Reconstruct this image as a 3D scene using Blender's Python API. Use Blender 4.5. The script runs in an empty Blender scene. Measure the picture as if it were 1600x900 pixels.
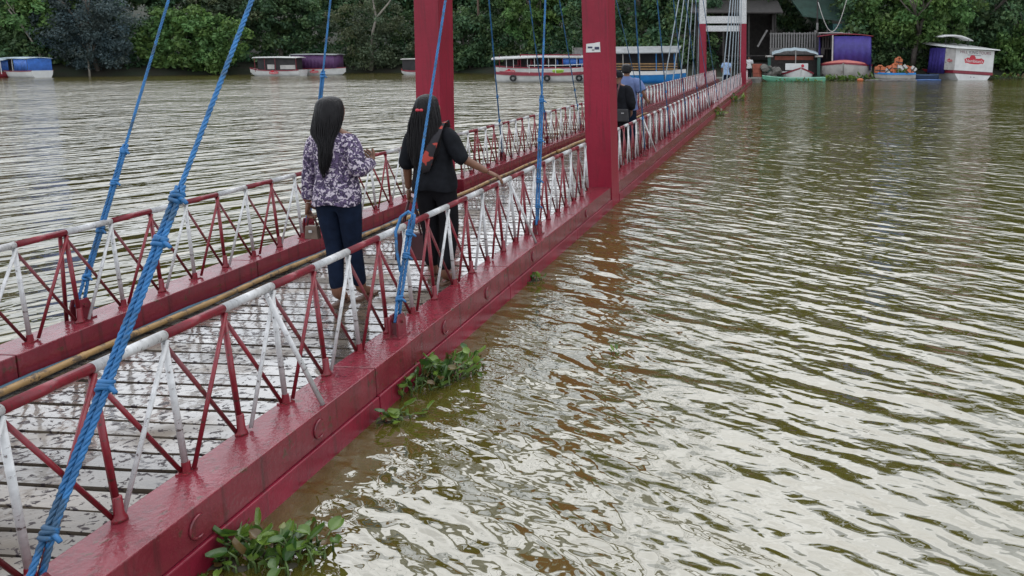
import bpy, bmesh, math, random
import numpy as np
from mathutils import Vector, Matrix, Quaternion

random.seed(7)
rng = np.random.default_rng(7)
R = math.radians
scene = bpy.context.scene
COL = scene.collection

# ------------------------------------------------------------------ camera
CAM_H = 2.05
PITCH = R(8.0)
F = 1200.0 / 1600.0
cam = bpy.data.cameras.new("camera")
cam.sensor_width = 36.0
cam.lens = 36.0 * F
CX, PY = 1125.0, 250.65             # where the optical axis meets the (cropped) frame, in its 1600 x 900 pixels
cam.shift_x = (800.0 - CX) / 1600.0
cam.shift_y = (PY - 450.0) / 1600.0
cam.clip_start = 0.05
cam.clip_end = 1500
camo = bpy.data.objects.new("camera", cam)
camo.location = (0, 0, CAM_H)
camo.rotation_euler = (R(90) - PITCH, 0, 0)
COL.objects.link(camo)
scene.camera = camo

# ------------------------------------------------------------------ sky, sun, exposure
SUN_EL, SUN_AZ = R(56), R(-4)          # azimuth measured from +Y (ahead), positive to the right
world = bpy.data.worlds.new("World")
scene.world = world
world.use_nodes = True
wn, wl = world.node_tree.nodes, world.node_tree.links
wn.clear()
wout = wn.new("ShaderNodeOutputWorld")
bg = wn.new("ShaderNodeBackground")
bg.inputs["Strength"].default_value = 0.13
sky = wn.new("ShaderNodeTexSky")
sky.sky_type = 'NISHITA'
sky.sun_disc = False
sky.sun_elevation = SUN_EL
sky.sun_rotation = SUN_AZ
sky.dust_density = 3.0
tc = wn.new("ShaderNodeTexCoord")
mp = wn.new("ShaderNodeMapping")
mp.inputs["Scale"].default_value = (1.0, 1.0, 2.6)
cl = wn.new("ShaderNodeTexNoise")
cl.inputs["Scale"].default_value = 3.6
cl.inputs["Detail"].default_value = 5.0
cl.inputs["Roughness"].default_value = 0.55
ramp = wn.new("ShaderNodeValToRGB")          # cloud brightness, grey bellies to bright gaps
ramp.color_ramp.elements[0].position = 0.30
ramp.color_ramp.elements[0].color = (6.2, 6.8, 7.7, 1)
ramp.color_ramp.elements[1].position = 0.66
ramp.color_ramp.elements[1].color = (15.2, 15.9, 16.8, 1)
mx = wn.new("ShaderNodeMix")
mx.data_type = 'RGBA'
mx.inputs[0].default_value = 0.93            # closed overcast, a trace of blue behind
wl.new(tc.outputs["Generated"], mp.inputs["Vector"])
wl.new(mp.outputs["Vector"], cl.inputs["Vector"])
wl.new(cl.outputs["Fac"], ramp.inputs["Fac"])
wl.new(sky.outputs["Color"], mx.inputs[6])
wl.new(ramp.outputs["Color"], mx.inputs[7])
wl.new(mx.outputs[2], bg.inputs["Color"])
wl.new(bg.outputs["Background"], wout.inputs["Surface"])

sun = bpy.data.lights.new("sun", 'SUN')
sun.energy = 1.2
sun.angle = R(62)
sun.color = (1.0, 0.97, 0.93)
suno = bpy.data.objects.new("sun", sun)
sdir = Vector((math.sin(SUN_AZ) * math.cos(SUN_EL), math.cos(SUN_AZ) * math.cos(SUN_EL), math.sin(SUN_EL)))
suno.rotation_euler = sdir.to_track_quat('Z', 'Y').to_euler()
suno.location = sdir * 60
COL.objects.link(suno)

scene.view_settings.view_transform = 'Standard'
scene.view_settings.look = 'None'
scene.view_settings.gamma = 1.0
scene.view_settings.use_curve_mapping = False
scene.view_settings.exposure = -0.06

# ------------------------------------------------------------------ placing helpers
CP, SP = math.cos(PITCH), math.sin(PITCH)
def ray(x, y):
    u, v = (x - CX) / 1200.0, (PY - y) / 1200.0
    return Vector((u, v * SP + CP, v * CP - SP))
def gp(x, y, z=0.0):
    r = ray(x, y); t = (z - CAM_H) / r.z
    return Vector((0, 0, CAM_H)) + r * t
def pt(x, y, Y):
    r = ray(x, y); t = Y / r.y
    return Vector((0, 0, CAM_H)) + r * t
THETA = R(4.905)
def B(a, s, z):      # bridge coordinates: a to the right, s along the bridge
    return Vector((s * math.sin(THETA) + a * math.cos(THETA), s * math.cos(THETA) - a * math.sin(THETA), z))

# ------------------------------------------------------------------ materials
MATS = {}
def nodes_of(name):
    m = bpy.data.materials.new(name); m.use_nodes = True
    nt = m.node_tree
    return m, nt.nodes, nt.links, nt.nodes["Principled BSDF"]
def N(n, t, **kw):
    x = n.new(t)
    for k, v in kw.items():
        if k in x.inputs: x.inputs[k].default_value = v
        else: setattr(x, k, v)
    return x
def rgb(c): return (c[0], c[1], c[2], 1)
def mixc(n, l, fac, a, b):
    x = n.new("ShaderNodeMix"); x.data_type = 'RGBA'
    for i, v in ((0, fac), (6, a), (7, b)):
        if hasattr(v, "is_linked") or isinstance(v, bpy.types.NodeSocket): l.new(v, x.inputs[i])
        else: x.inputs[i].default_value = v
    return x.outputs[2]
def ramp2(n, l, src, p0, p1, v0=0.0, v1=1.0):
    x = n.new("ShaderNodeMapRange"); x.clamp = True
    x.inputs[1].default_value = p0; x.inputs[2].default_value = p1
    x.inputs[3].default_value = v0; x.inputs[4].default_value = v1
    l.new(src, x.inputs[0]); return x.outputs[0]
def mat(name, base, rough=0.5, var=0.25, scale=6.0, spot=None, spot_scale=9.0, spot_at=0.62, bump=0.0, bscale=40.0,
        spec=0.5, metal=0.0, wet=0.0, coord="Object", streak=None):
    m, n, l, p = nodes_of(name)
    t = n.new("ShaderNodeTexCoord"); co = t.outputs[coord]
    a = N(n, "ShaderNodeTexNoise", Scale=scale, Detail=5.0, Roughness=0.6); l.new(co, a.inputs["Vector"])
    f = ramp2(n, l, a.outputs["Fac"], 0.3, 0.7)
    lo = rgb([c * (1 - var) for c in base]); hi = rgb([min(1, c * (1 + var)) for c in base])
    c = mixc(n, l, f, lo, hi)
    if spot:
        b = N(n, "ShaderNodeTexNoise", Scale=spot_scale, Detail=6.0, Roughness=0.7); l.new(co, b.inputs["Vector"])
        c = mixc(n, l, ramp2(n, l, b.outputs["Fac"], spot_at, spot_at + 0.05), c, rgb(spot))
    if streak:
        sm = N(n, "ShaderNodeMapping"); sm.inputs["Scale"].default_value = (17, 17, 1.3); l.new(co, sm.inputs["Vector"])
        sn = N(n, "ShaderNodeTexNoise", Scale=1.0, Detail=5.0, Roughness=0.65); l.new(sm.outputs["Vector"], sn.inputs["Vector"])
        c = mixc(n, l, ramp2(n, l, sn.outputs["Fac"], 0.52, 0.70, 0.0, 0.75), c, rgb(streak))
    l.new(c, p.inputs["Base Color"])
    p.inputs["Roughness"].default_value = rough
    p.inputs["Metallic"].default_value = metal
    p.inputs["Specular IOR Level"].default_value = spec
    if wet:
        w = N(n, "ShaderNodeTexNoise", Scale=scale * 1.7, Detail=4.0); l.new(co, w.inputs["Vector"])
        l.new(ramp2(n, l, w.outputs["Fac"], 0.4, 0.62, rough, rough * (1 - wet)), p.inputs["Roughness"])
    if bump:
        b = N(n, "ShaderNodeTexNoise", Scale=bscale, Detail=4.0); l.new(co, b.inputs["Vector"])
        bm_ = N(n, "ShaderNodeBump", Strength=1.0, Distance=bump); l.new(b.outputs["Fac"], bm_.inputs["Height"])
        l.new(bm_.outputs["Normal"], p.inputs["Normal"])
    MATS[name] = m
    return m

RED = mat("red_paint", (0.185, 0.024, 0.036), 0.24, 0.22, 3.0, spot=(0.105, 0.04, 0.03), spot_scale=11, spot_at=0.585, bump=0.003, bscale=38, wet=0.65, streak=(0.075, 0.022, 0.024))
FLANGE = mat("flange_crimson_paint", (0.215, 0.010, 0.029), 0.4, 0.25, 3.0, spot=(0.10, 0.03, 0.025), spot_scale=14, spot_at=0.64, bump=0.003, bscale=45, streak=(0.075, 0.022, 0.022))
PILLAR = mat("pillar_red_paint", (0.245, 0.009, 0.029), 0.42, 0.18, 1.4, spot=(0.30, 0.16, 0.15), spot_scale=26, spot_at=0.73, bump=0.002, bscale=30, spec=0.35, streak=(0.13, 0.010, 0.020))
REDRAIL = mat("rail_red_paint", (0.20, 0.014, 0.024), 0.35, 0.25, 9.0, spot=(0.08, 0.03, 0.022), spot_scale=30, spot_at=0.57)
BRACE = mat("brace_primer_red", (0.15, 0.022, 0.028), 0.45, 0.35, 9.0, spot=(0.13, 0.085, 0.06), spot_scale=7, spot_at=0.56)
WHITE = mat("rail_white_paint", (0.54, 0.54, 0.54), 0.4, 0.2, 12.0, spot=(0.10, 0.075, 0.07), spot_scale=26, spot_at=0.585, bump=0.001)
BLUE = mat("blue_polypropylene_rope", (0.020, 0.135, 0.33), 0.55, 0.4, 9.0, spot=(0.03, 0.085, 0.16), spot_scale=5, spot_at=0.55)
GREYROPE = mat("weathered_grey_rope", (0.24, 0.28, 0.31), 0.6, 0.3, 20.0)
DARKSTEEL = mat("dark_underframe_steel", (0.03, 0.018, 0.018), 0.6, 0.3, 5.0)
BAMBOO = mat("bamboo", (0.30, 0.18, 0.065), 0.45, 0.35, 5.0, spot=(0.10, 0.065, 0.035), spot_scale=7, spot_at=0.52)
SKIN = mat("brown_skin", (0.17, 0.075, 0.042), 0.5, 0.1, 14.0)
def hairmat():
    m, n, l, p = nodes_of("black_hair")
    t = n.new("ShaderNodeTexCoord"); q = N(n, "ShaderNodeMapping"); q.inputs["Scale"].default_value = (90, 90, 3); l.new(t.outputs["Object"], q.inputs["Vector"])
    a = N(n, "ShaderNodeTexNoise", Scale=1.0, Detail=4.0); l.new(q.outputs["Vector"], a.inputs["Vector"])
    l.new(mixc(n, l, a.outputs["Fac"], rgb((0.003, 0.003, 0.004)), rgb((0.016, 0.014, 0.015))), p.inputs["Base Color"])
    p.inputs["Roughness"].default_value = 0.4; p.inputs["Specular IOR Level"].default_value = 0.18
    b = N(n, "ShaderNodeBump", Strength=1.0, Distance=0.012); l.new(a.outputs["Fac"], b.inputs["Height"]); l.new(b.outputs["Normal"], p.inputs["Normal"])
    return m
HAIR = hairmat()
JEANS = mat("dark_blue_denim", (0.007, 0.013, 0.030), 0.8, 0.35, 14.0, bump=0.004, bscale=22, spec=0.12)
BLACKCLOTH = mat("black_cloth", (0.010, 0.011, 0.014), 0.8, 0.4, 10.0, bump=0.006, bscale=14, spec=0.12)
BLACKTROUSER = mat("black_trouser_cloth", (0.008, 0.008, 0.010), 0.75, 0.3, 8.0, bump=0.005, bscale=16, spec=0.12)
BLUESHIRT = mat("lilac_blue_cloth", (0.11, 0.15, 0.30), 0.8, 0.2, 8.0, bump=0.006, bscale=14)
MAROONBAG = mat("maroon_leather", (0.060, 0.014, 0.018), 0.45, 0.25, 9.0)
TANBAG = mat("tan_purse", (0.13, 0.088, 0.065), 0.5, 0.25, 20.0)
SHOE = mat("brown_sandal", (0.10, 0.05, 0.03), 0.6, 0.3, 20.0)
EYE = mat("eye_dark", (0.01, 0.01, 0.01), 0.2, 0.1, 5.0)
CLIP = mat("red_hair_clip", (0.55, 0.04, 0.06), 0.4, 0.1, 5.0)
BOATWHITE = mat("boat_white_paint", (0.60, 0.60, 0.59), 0.35, 0.12, 1.6, spot=(0.34, 0.32, 0.28), spot_scale=3.5, spot_at=0.66)
HULLGREY = mat("boat_weathered_white", (0.42, 0.40, 0.38), 0.45, 0.2, 2.0, spot=(0.20, 0.17, 0.14), spot_scale=3.0, spot_at=0.6)
BOATRED = mat("boat_maroon_paint", (0.20, 0.015, 0.03), 0.4, 0.25, 3.0)
SALMON = mat("faded_salmon_deck_paint", (0.52, 0.17, 0.14), 0.5, 0.2, 3.0)
BOATBLUE = mat("boat_blue_paint", (0.02, 0.20, 0.52), 0.35, 0.2, 2.0)
PURPLE = mat("purple_tarpaulin", (0.050, 0.036, 0.22), 0.55, 0.25, 2.0, bump=0.03, bscale=3.5)
PLUM = mat("plum_tarpaulin", (0.085, 0.030, 0.105), 0.6, 0.25, 2.0, bump=0.03, bscale=4)
BLUETARP = mat("blue_tarpaulin", (0.035, 0.13, 0.45), 0.5, 0.3, 2.0, bump=0.03, bscale=4)
ROOFGREY = mat("weathered_grey_roof", (0.20, 0.21, 0.215), 0.6, 0.25, 2.0)
ROOFPALE = mat("pale_blue_white_roof", (0.42, 0.50, 0.54), 0.5, 0.2, 2.0)
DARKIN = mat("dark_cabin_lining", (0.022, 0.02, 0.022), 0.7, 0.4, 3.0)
TIMBER = mat("boat_timber", (0.26, 0.15, 0.06), 0.6, 0.3, 6.0)
GREYWOOD = mat("weathered_grey_wood", (0.17, 0.16, 0.155), 0.8, 0.3, 4.0, spot=(0.07, 0.06, 0.055), spot_scale=6, spot_at=0.58)
DARKWOOD = mat("dark_stained_wood", (0.040, 0.035, 0.033), 0.85, 0.4, 4.0)
GREENPAINT = mat("dark_green_paint", (0.022, 0.085, 0.065), 0.5, 0.25, 4.0)
CANOE = mat("sea_green_fibreglass", (0.14, 0.40, 0.27), 0.4, 0.2, 3.0)
ORANGE = mat("orange_lifejacket_foam", (0.44, 0.12, 0.045), 0.6, 0.2, 5.0)
RUSTBIN = mat("terracotta_red_bin", (0.30, 0.075, 0.045), 0.6, 0.25, 4.0)
TEAL = mat("teal_wall_paint", (0.085, 0.22, 0.22), 0.7, 0.2, 1.5)
GREENROOF = mat("mossy_green_roof", (0.03, 0.07, 0.055), 0.7, 0.35, 2.0)
FLOATBLUE = mat("blue_plastic_float", (0.07, 0.14, 0.33), 0.4, 0.2, 5.0)
LOGORED = mat("logo_red", (0.48, 0.02, 0.04), 0.5, 0.1, 3.0)
INK = mat("dark_ink", (0.03, 0.03, 0.07), 0.6, 0.1, 5.0)
STICKER = mat("paper_sticker", (0.62, 0.62, 0.60), 0.6, 0.1, 9.0)
ROCK = mat("bank_rubble", (0.13, 0.125, 0.11), 0.85, 0.4, 3.0, bump=0.05, bscale=6)
BARK = mat("grey_bark", (0.11, 0.095, 0.08), 0.9, 0.35, 3.0, bump=0.03, bscale=8)
PALEBARK = mat("pale_bark", (0.24, 0.215, 0.18), 0.9, 0.3, 3.0, bump=0.02, bscale=8)
BROWNBARK = mat("brown_bark", (0.14, 0.095, 0.07), 0.9, 0.3, 3.0, bump=0.02, bscale=8)

# floral print blouse
def floral():
    m, n, l, p = nodes_of("floral_print_cotton")
    t = n.new("ShaderNodeTexCoord")
    a = N(n, "ShaderNodeTexNoise", Scale=34.0, Detail=1.5, Distortion=1.2); l.new(t.outputs["Object"], a.inputs["Vector"])
    b = N(n, "ShaderNodeTexNoise", Scale=60.0, Detail=1.0, Distortion=1.0); l.new(t.outputs["Object"], b.inputs["Vector"])
    c = mixc(n, l, ramp2(n, l, b.outputs["Fac"], 0.45, 0.55), rgb((0.022, 0.016, 0.040)), rgb((0.11, 0.075, 0.15)))
    c = mixc(n, l, ramp2(n, l, a.outputs["Fac"], 0.54, 0.58), c, rgb((0.52, 0.46, 0.52)))
    l.new(c, p.inputs["Base Color"]); p.inputs["Roughness"].default_value = 0.85
    w = N(n, "ShaderNodeTexNoise", Scale=13.0, Detail=3.0); l.new(t.outputs["Object"], w.inputs["Vector"])
    bm_ = N(n, "ShaderNodeBump", Strength=1.0, Distance=0.02); l.new(w.outputs["Fac"], bm_.inputs["Height"]); l.new(bm_.outputs["Normal"], p.inputs["Normal"])
    return m
FLORAL = floral()
def scarfmat():
    m, n, l, p = nodes_of("dark_scarf_with_red_print")
    t = n.new("ShaderNodeTexCoord")
    a = N(n, "ShaderNodeTexNoise", Scale=14.0, Detail=1.5); l.new(t.outputs["Object"], a.inputs["Vector"])
    c = mixc(n, l, ramp2(n, l, a.outputs["Fac"], 0.55, 0.58), rgb((0.018, 0.016, 0.02)), rgb((0.42, 0.055, 0.04)))
    l.new(c, p.inputs["Base Color"]); p.inputs["Roughness"].default_value = 0.8
    return m
SCARF = scarfmat()

# wet peeling deck planks
def plankmat():
    m, n, l, p = nodes_of("wet_peeling_planks")
    g = n.new("ShaderNodeNewGeometry"); oi = n.new("ShaderNodeObjectInfo")
    t = n.new("ShaderNodeTexCoord")
    off = n.new("ShaderNodeVectorMath"); off.operation = 'MULTIPLY_ADD'
    l.new(oi.outputs["Location"], off.inputs[0]); off.inputs[1].default_value = (1, 1, 1)
    l.new(g.outputs["Position"], off.inputs[2])
    mpn = N(n, "ShaderNodeMapping"); mpn.inputs["Rotation"].default_value = (0, 0, THETA); mpn.inputs["Scale"].default_value = (0.35, 1.4, 1)
    l.new(g.outputs["Position"], mpn.inputs["Vector"])
    a = N(n, "ShaderNodeTexNoise", Scale=7.0, Detail=6.0, Roughness=0.6); l.new(mpn.outputs["Vector"], a.inputs["Vector"])
    wood = mixc(n, l, a.outputs["Fac"], rgb((0.048, 0.038, 0.031)), rgb((0.205, 0.165, 0.122)))
    rv = n.new("ShaderNodeHueSaturation"); l.new(wood, rv.inputs["Color"])
    l.new(ramp2(n, l, oi.outputs["Random"], 0, 1, 0.65, 1.3), rv.inputs["Value"])
    # flakes of old dark paint
    m2 = N(n, "ShaderNodeMapping"); m2.inputs["Rotation"].default_value = (0, 0, THETA); m2.inputs["Scale"].default_value = (0.7, 1.0, 1)
    l.new(g.outputs["Position"], m2.inputs["Vector"])
    b = N(n, "ShaderNodeTexNoise", Scale=30.0, Detail=3.5, Roughness=0.62, Distortion=0.5); l.new(m2.outputs["Vector"], b.inputs["Vector"])
    flake = ramp2(n, l, b.outputs["Fac"], 0.56, 0.59)
    c = mixc(n, l, flake, rv.outputs["Color"], rgb((0.020, 0.012, 0.014)))
    l.new(c, p.inputs["Base Color"])
    # film of rain water, broken by the flakes
    w = N(n, "ShaderNodeTexNoise", Scale=1.6, Detail=3.0); l.new(m2.outputs["Vector"], w.inputs["Vector"])
    film = ramp2(n, l, w.outputs["Fac"], 0.33, 0.46)
    py = n.new("ShaderNodeSeparateXYZ"); l.new(g.outputs["Position"], py.inputs[0])
    fm2 = n.new("ShaderNodeMath"); fm2.operation = 'MULTIPLY'; l.new(film, fm2.inputs[0]); l.new(ramp2(n, l, py.outputs["Y"], 2.9, 4.0, 0.25, 1.0), fm2.inputs[1]); film = fm2.outputs[0]
    r = n.new("ShaderNodeMath"); r.operation = 'MULTIPLY_ADD'
    l.new(film, r.inputs[0]); r.inputs[1].default_value = -0.42; r.inputs[2].default_value = 0.52
    r2 = n.new("ShaderNodeMath"); r2.operation = 'MULTIPLY_ADD'; l.new(flake, r2.inputs[0]); r2.inputs[1].default_value = 0.35; l.new(r.outputs[0], r2.inputs[2])
    l.new(r2.outputs[0], p.inputs["Roughness"])
    p.inputs["IOR"].default_value = 1.45
    p.inputs["Coat Weight"].default_value = 0.0
    nf = n.new("ShaderNodeMath"); nf.operation = 'SUBTRACT'; nf.inputs[0].default_value = 1.0; l.new(flake, nf.inputs[1])
    cf = n.new("ShaderNodeMath"); cf.operation = 'MULTIPLY'; l.new(film, cf.inputs[0]); l.new(nf.outputs[0], cf.inputs[1]); l.new(cf.outputs[0], p.inputs["Coat Weight"])
    p.inputs["Coat Roughness"].default_value = 0.06
    p.inputs["Coat IOR"].default_value = 2.9
    bb = N(n, "ShaderNodeBump", Strength=0.7, Distance=0.004); l.new(b.outputs["Fac"], bb.inputs["Height"])
    l.new(bb.outputs["Normal"], p.inputs["Normal"])
    b3 = N(n, "ShaderNodeTexNoise", Scale=9.0, Detail=2.0); l.new(m2.outputs["Vector"], b3.inputs["Vector"])
    b4 = N(n, "ShaderNodeBump", Strength=0.45, Distance=0.006); l.new(b3.outputs["Fac"], b4.inputs["Height"])
    l.new(b4.outputs["Normal"], p.inputs["Coat Normal"])
    return m
PLANK = plankmat()

# turbid river water with wind ripples
def watermat():
    m, n, l, p = nodes_of("turbid_river_water")
    g = n.new("ShaderNodeNewGeometry")
    def layer(rot, sx, sy, scale, detail, amp, rough=0.5, dist=0.3):
        q0 = N(n, "ShaderNodeMapping"); q0.inputs["Rotation"].default_value = (0, 0, rot); l.new(g.outputs["Position"], q0.inputs["Vector"])
        q = N(n, "ShaderNodeMapping"); q.inputs["Scale"].default_value = (sx, sy, 1); l.new(q0.outputs["Vector"], q.inputs["Vector"])
        t = N(n, "ShaderNodeTexNoise", Scale=scale, Detail=detail, Roughness=rough, Distortion=dist); l.new(q.outputs["Vector"], t.inputs["Vector"])
        x = n.new("ShaderNodeMath"); x.operation = 'MULTIPLY'; l.new(t.outputs["Fac"], x.inputs[0]); x.inputs[1].default_value = amp
        return x.outputs[0]
    def add(a, b):
        x = n.new("ShaderNodeMath"); x.operation = 'ADD'; l.new(a, x.inputs[0]); l.new(b, x.inputs[1]); return x.outputs[0]
    def mul(a, b):
        x = n.new("ShaderNodeMath"); x.operation = 'MULTIPLY'; l.new(a, x.inputs[0])
        if isinstance(b, float): x.inputs[1].default_value = b
        else: l.new(b, x.inputs[1])
        return x.outputs[0]
    # side of the bridge: signed offset across it
    sep = n.new("ShaderNodeVectorMath"); sep.operation = 'DOT_PRODUCT'
    l.new(g.outputs["Position"], sep.inputs[0]); sep.inputs[1].default_value = (math.cos(THETA), -math.sin(THETA), 0)
    right = ramp2(n, l, sep.outputs["Value"], -3.6, -3.2)
    left = ramp2(n, l, sep.outputs["Value"], -3.6, -3.2, 1.0, 0.0)
    # patches of wind
    gust = N(n, "ShaderNodeTexNoise", Scale=0.16, Detail=2.0); l.new(g.outputs["Position"], gust.inputs["Vector"])
    gf = ramp2(n, l, gust.outputs["Fac"], 0.3, 0.7, 0.55, 1.25)
    hr = add(add(layer(R(40), 0.36, 1.0, 3.7, 1.0, 0.068), layer(R(34), 0.42, 1.0, 8.5, 1.0, 0.033)), layer(R(15), 0.55, 1.0, 19.0, 1.0, 0.0055, 0.5, 0.5))
    hl = add(add(layer(R(-56), 0.25, 1.0, 1.7, 1.0, 0.19), layer(R(-50), 0.30, 1.0, 4.4, 1.5, 0.095)), layer(R(-40), 0.5, 1.0, 9.0, 2.0, 0.016))
    sy = n.new("ShaderNodeSeparateXYZ"); l.new(g.outputs["Position"], sy.inputs[0])
    mid = mul(ramp2(n, l, sy.outputs["Y"], 9.0, 24.0), ramp2(n, l, sy.outputs["Y"], 50.0, 62.0, 1.0, 0.2))
    lee = ramp2(n, l, sy.outputs["Y"], 50.0, 62.0, 1.0, 0.3)
    long = add(layer(R(12), 0.75, 1.0, 0.9, 2.0, 0.20), layer(R(-14), 0.8, 1.0, 2.2, 2.0, 0.11))
    h = add(mul(add(mul(mul(mul(hr, right), gf), ramp2(n, l, sy.outputs["Y"], 6.0, 20.0, 1.0, 0.62)), mul(mul(hl, left), gf)), lee), mul(mul(mul(long, mid), gf), ramp2(n, l, sep.outputs["Value"], -3.6, -3.2, 2.1, 0.55)))
    b = N(n, "ShaderNodeBump", Strength=1.0, Distance=1.0); l.new(h, b.inputs["Height"])
    l.new(b.outputs["Normal"], p.inputs["Normal"])
    silt = N(n, "ShaderNodeTexNoise", Scale=0.5, Detail=3.0); l.new(g.outputs["Position"], silt.inputs["Vector"])
    c = mixc(n, l, silt.outputs["Fac"], rgb((0.064, 0.053, 0.009)), rgb((0.084, 0.070, 0.014)))
    l.new(c, p.inputs["Base Color"])
    rfar = n.new("ShaderNodeMix"); rfar.data_type = 'FLOAT'; l.new(right, rfar.inputs[0])
    l.new(ramp2(n, l, sy.outputs["Y"], 7.0, 34.0, 0.03, 0.13), rfar.inputs[2]); l.new(ramp2(n, l, sy.outputs["Y"], 7.0, 40.0, 0.03, 0.09), rfar.inputs[3])
    l.new(rfar.outputs[0], p.inputs["Roughness"])     # unresolved fine ripple of open water
    p.inputs["IOR"].default_value = W_IOR
    return m
W_IOR = 2.5
WATER = watermat()

def leafmat(name, dark, light, trans=0.35, attr=True):
    m, n, l, p = nodes_of(name)
    g = n.new("ShaderNodeNewGeometry")
    c = mixc(n, l, g.outputs["Random Per Island"], rgb(dark), rgb(light))
    if attr:
        a = n.new("ShaderNodeAttribute"); a.attribute_name = "tint"
        x = n.new("ShaderNodeMix"); x.data_type = 'RGBA'; x.blend_type = 'MULTIPLY'; x.inputs[0].default_value = 1.0
        l.new(c, x.inputs[6]); l.new(a.outputs["Color"], x.inputs[7]); c = x.outputs[2]
    l.new(c, p.inputs["Base Color"]); p.inputs["Roughness"].default_value = 0.5
    p.inputs["Specular IOR Level"].default_value = 0.3
    tr = n.new("ShaderNodeBsdfTranslucent"); l.new(c, tr.inputs["Color"])
    ms = n.new("ShaderNodeMixShader"); ms.inputs[0].default_value = trans
    out = n["Material Output"]
    l.new(p.outputs[0], ms.inputs[1]); l.new(tr.outputs[0], ms.inputs[2]); l.new(ms.outputs[0], out.inputs["Surface"])
    return m
LEAF = leafmat("forest_leaves", (0.052, 0.108, 0.050), (0.130, 0.215, 0.094))
LEAFBRIGHT = leafmat("bright_green_leaves", (0.076, 0.158, 0.046), (0.175, 0.295, 0.090))
LEAFDARK = leafmat("blue_green_fine_leaves", (0.055, 0.084, 0.086), (0.092, 0.130, 0.132))
LEAFOLIVE = leafmat("olive_leaves", (0.074, 0.100, 0.056), (0.145, 0.180, 0.100))
HYA = leafmat("hyacinth_leaf", (0.030, 0.085, 0.016), (0.19, 0.29, 0.042), 0.25, attr=False)
_n, _l = HYA.node_tree.nodes, HYA.node_tree.links
_oi = _n.new("ShaderNodeObjectInfo"); _mx = [x for x in _n if x.bl_idname == "ShaderNodeMix"][0]
_tn = N(_n, "ShaderNodeTexNoise", Scale=30.0, Detail=3.0); _tc = _n.new("ShaderNodeTexCoord"); _l.new(_tc.outputs["Object"], _tn.inputs["Vector"])
_ma = _n.new("ShaderNodeMath"); _ma.operation = 'MULTIPLY_ADD'; _l.new(_tn.outputs["Fac"], _ma.inputs[0]); _ma.inputs[1].default_value = 0.5; _mb = _n.new("ShaderNodeMath"); _mb.operation = 'MULTIPLY_ADD'; _l.new(_oi.outputs["Random"], _mb.inputs[0]); _mb.inputs[1].default_value = 0.9; _mb.inputs[2].default_value = -0.22; _l.new(_mb.outputs[0], _ma.inputs[2]); _ma.use_clamp = True
_l.new(_ma.outputs[0], _mx.inputs[0])
_br = mixc(_n, _l, ramp2(_n, _l, _oi.outputs["Random"], 0.86, 0.9), _mx.outputs[2], rgb((0.13, 0.085, 0.03)))
for _k in list(_mx.outputs[2].links):
    if _k.to_node.bl_idname != "ShaderNodeMix": _l.new(_br, _k.to_socket)
_n["Principled BSDF"].inputs["Roughness"].default_value = 0.28; _n["Principled BSDF"].inputs["Specular IOR Level"].default_value = 0.6
def bankmat():
    m, n, l, p = nodes_of("bank_soil_and_litter")
    t = n.new("ShaderNodeTexCoord")
    a = N(n, "ShaderNodeTexNoise", Scale=0.6, Detail=6.0); l.new(t.outputs["Object"], a.inputs["Vector"])
    c = mixc(n, l, ramp2(n, l, a.outputs["Fac"], 0.35, 0.65), rgb((0.020, 0.017, 0.010)), rgb((0.014, 0.022, 0.009)))
    l.new(c, p.inputs["Base Color"]); p.inputs["Roughness"].default_value = 0.9
    b = N(n, "ShaderNodeBump", Strength=1.0, Distance=0.2); l.new(a.outputs["Fac"], b.inputs["Height"]); l.new(b.outputs["Normal"], p.inputs["Normal"])
    return m
BANK = bankmat()

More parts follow.
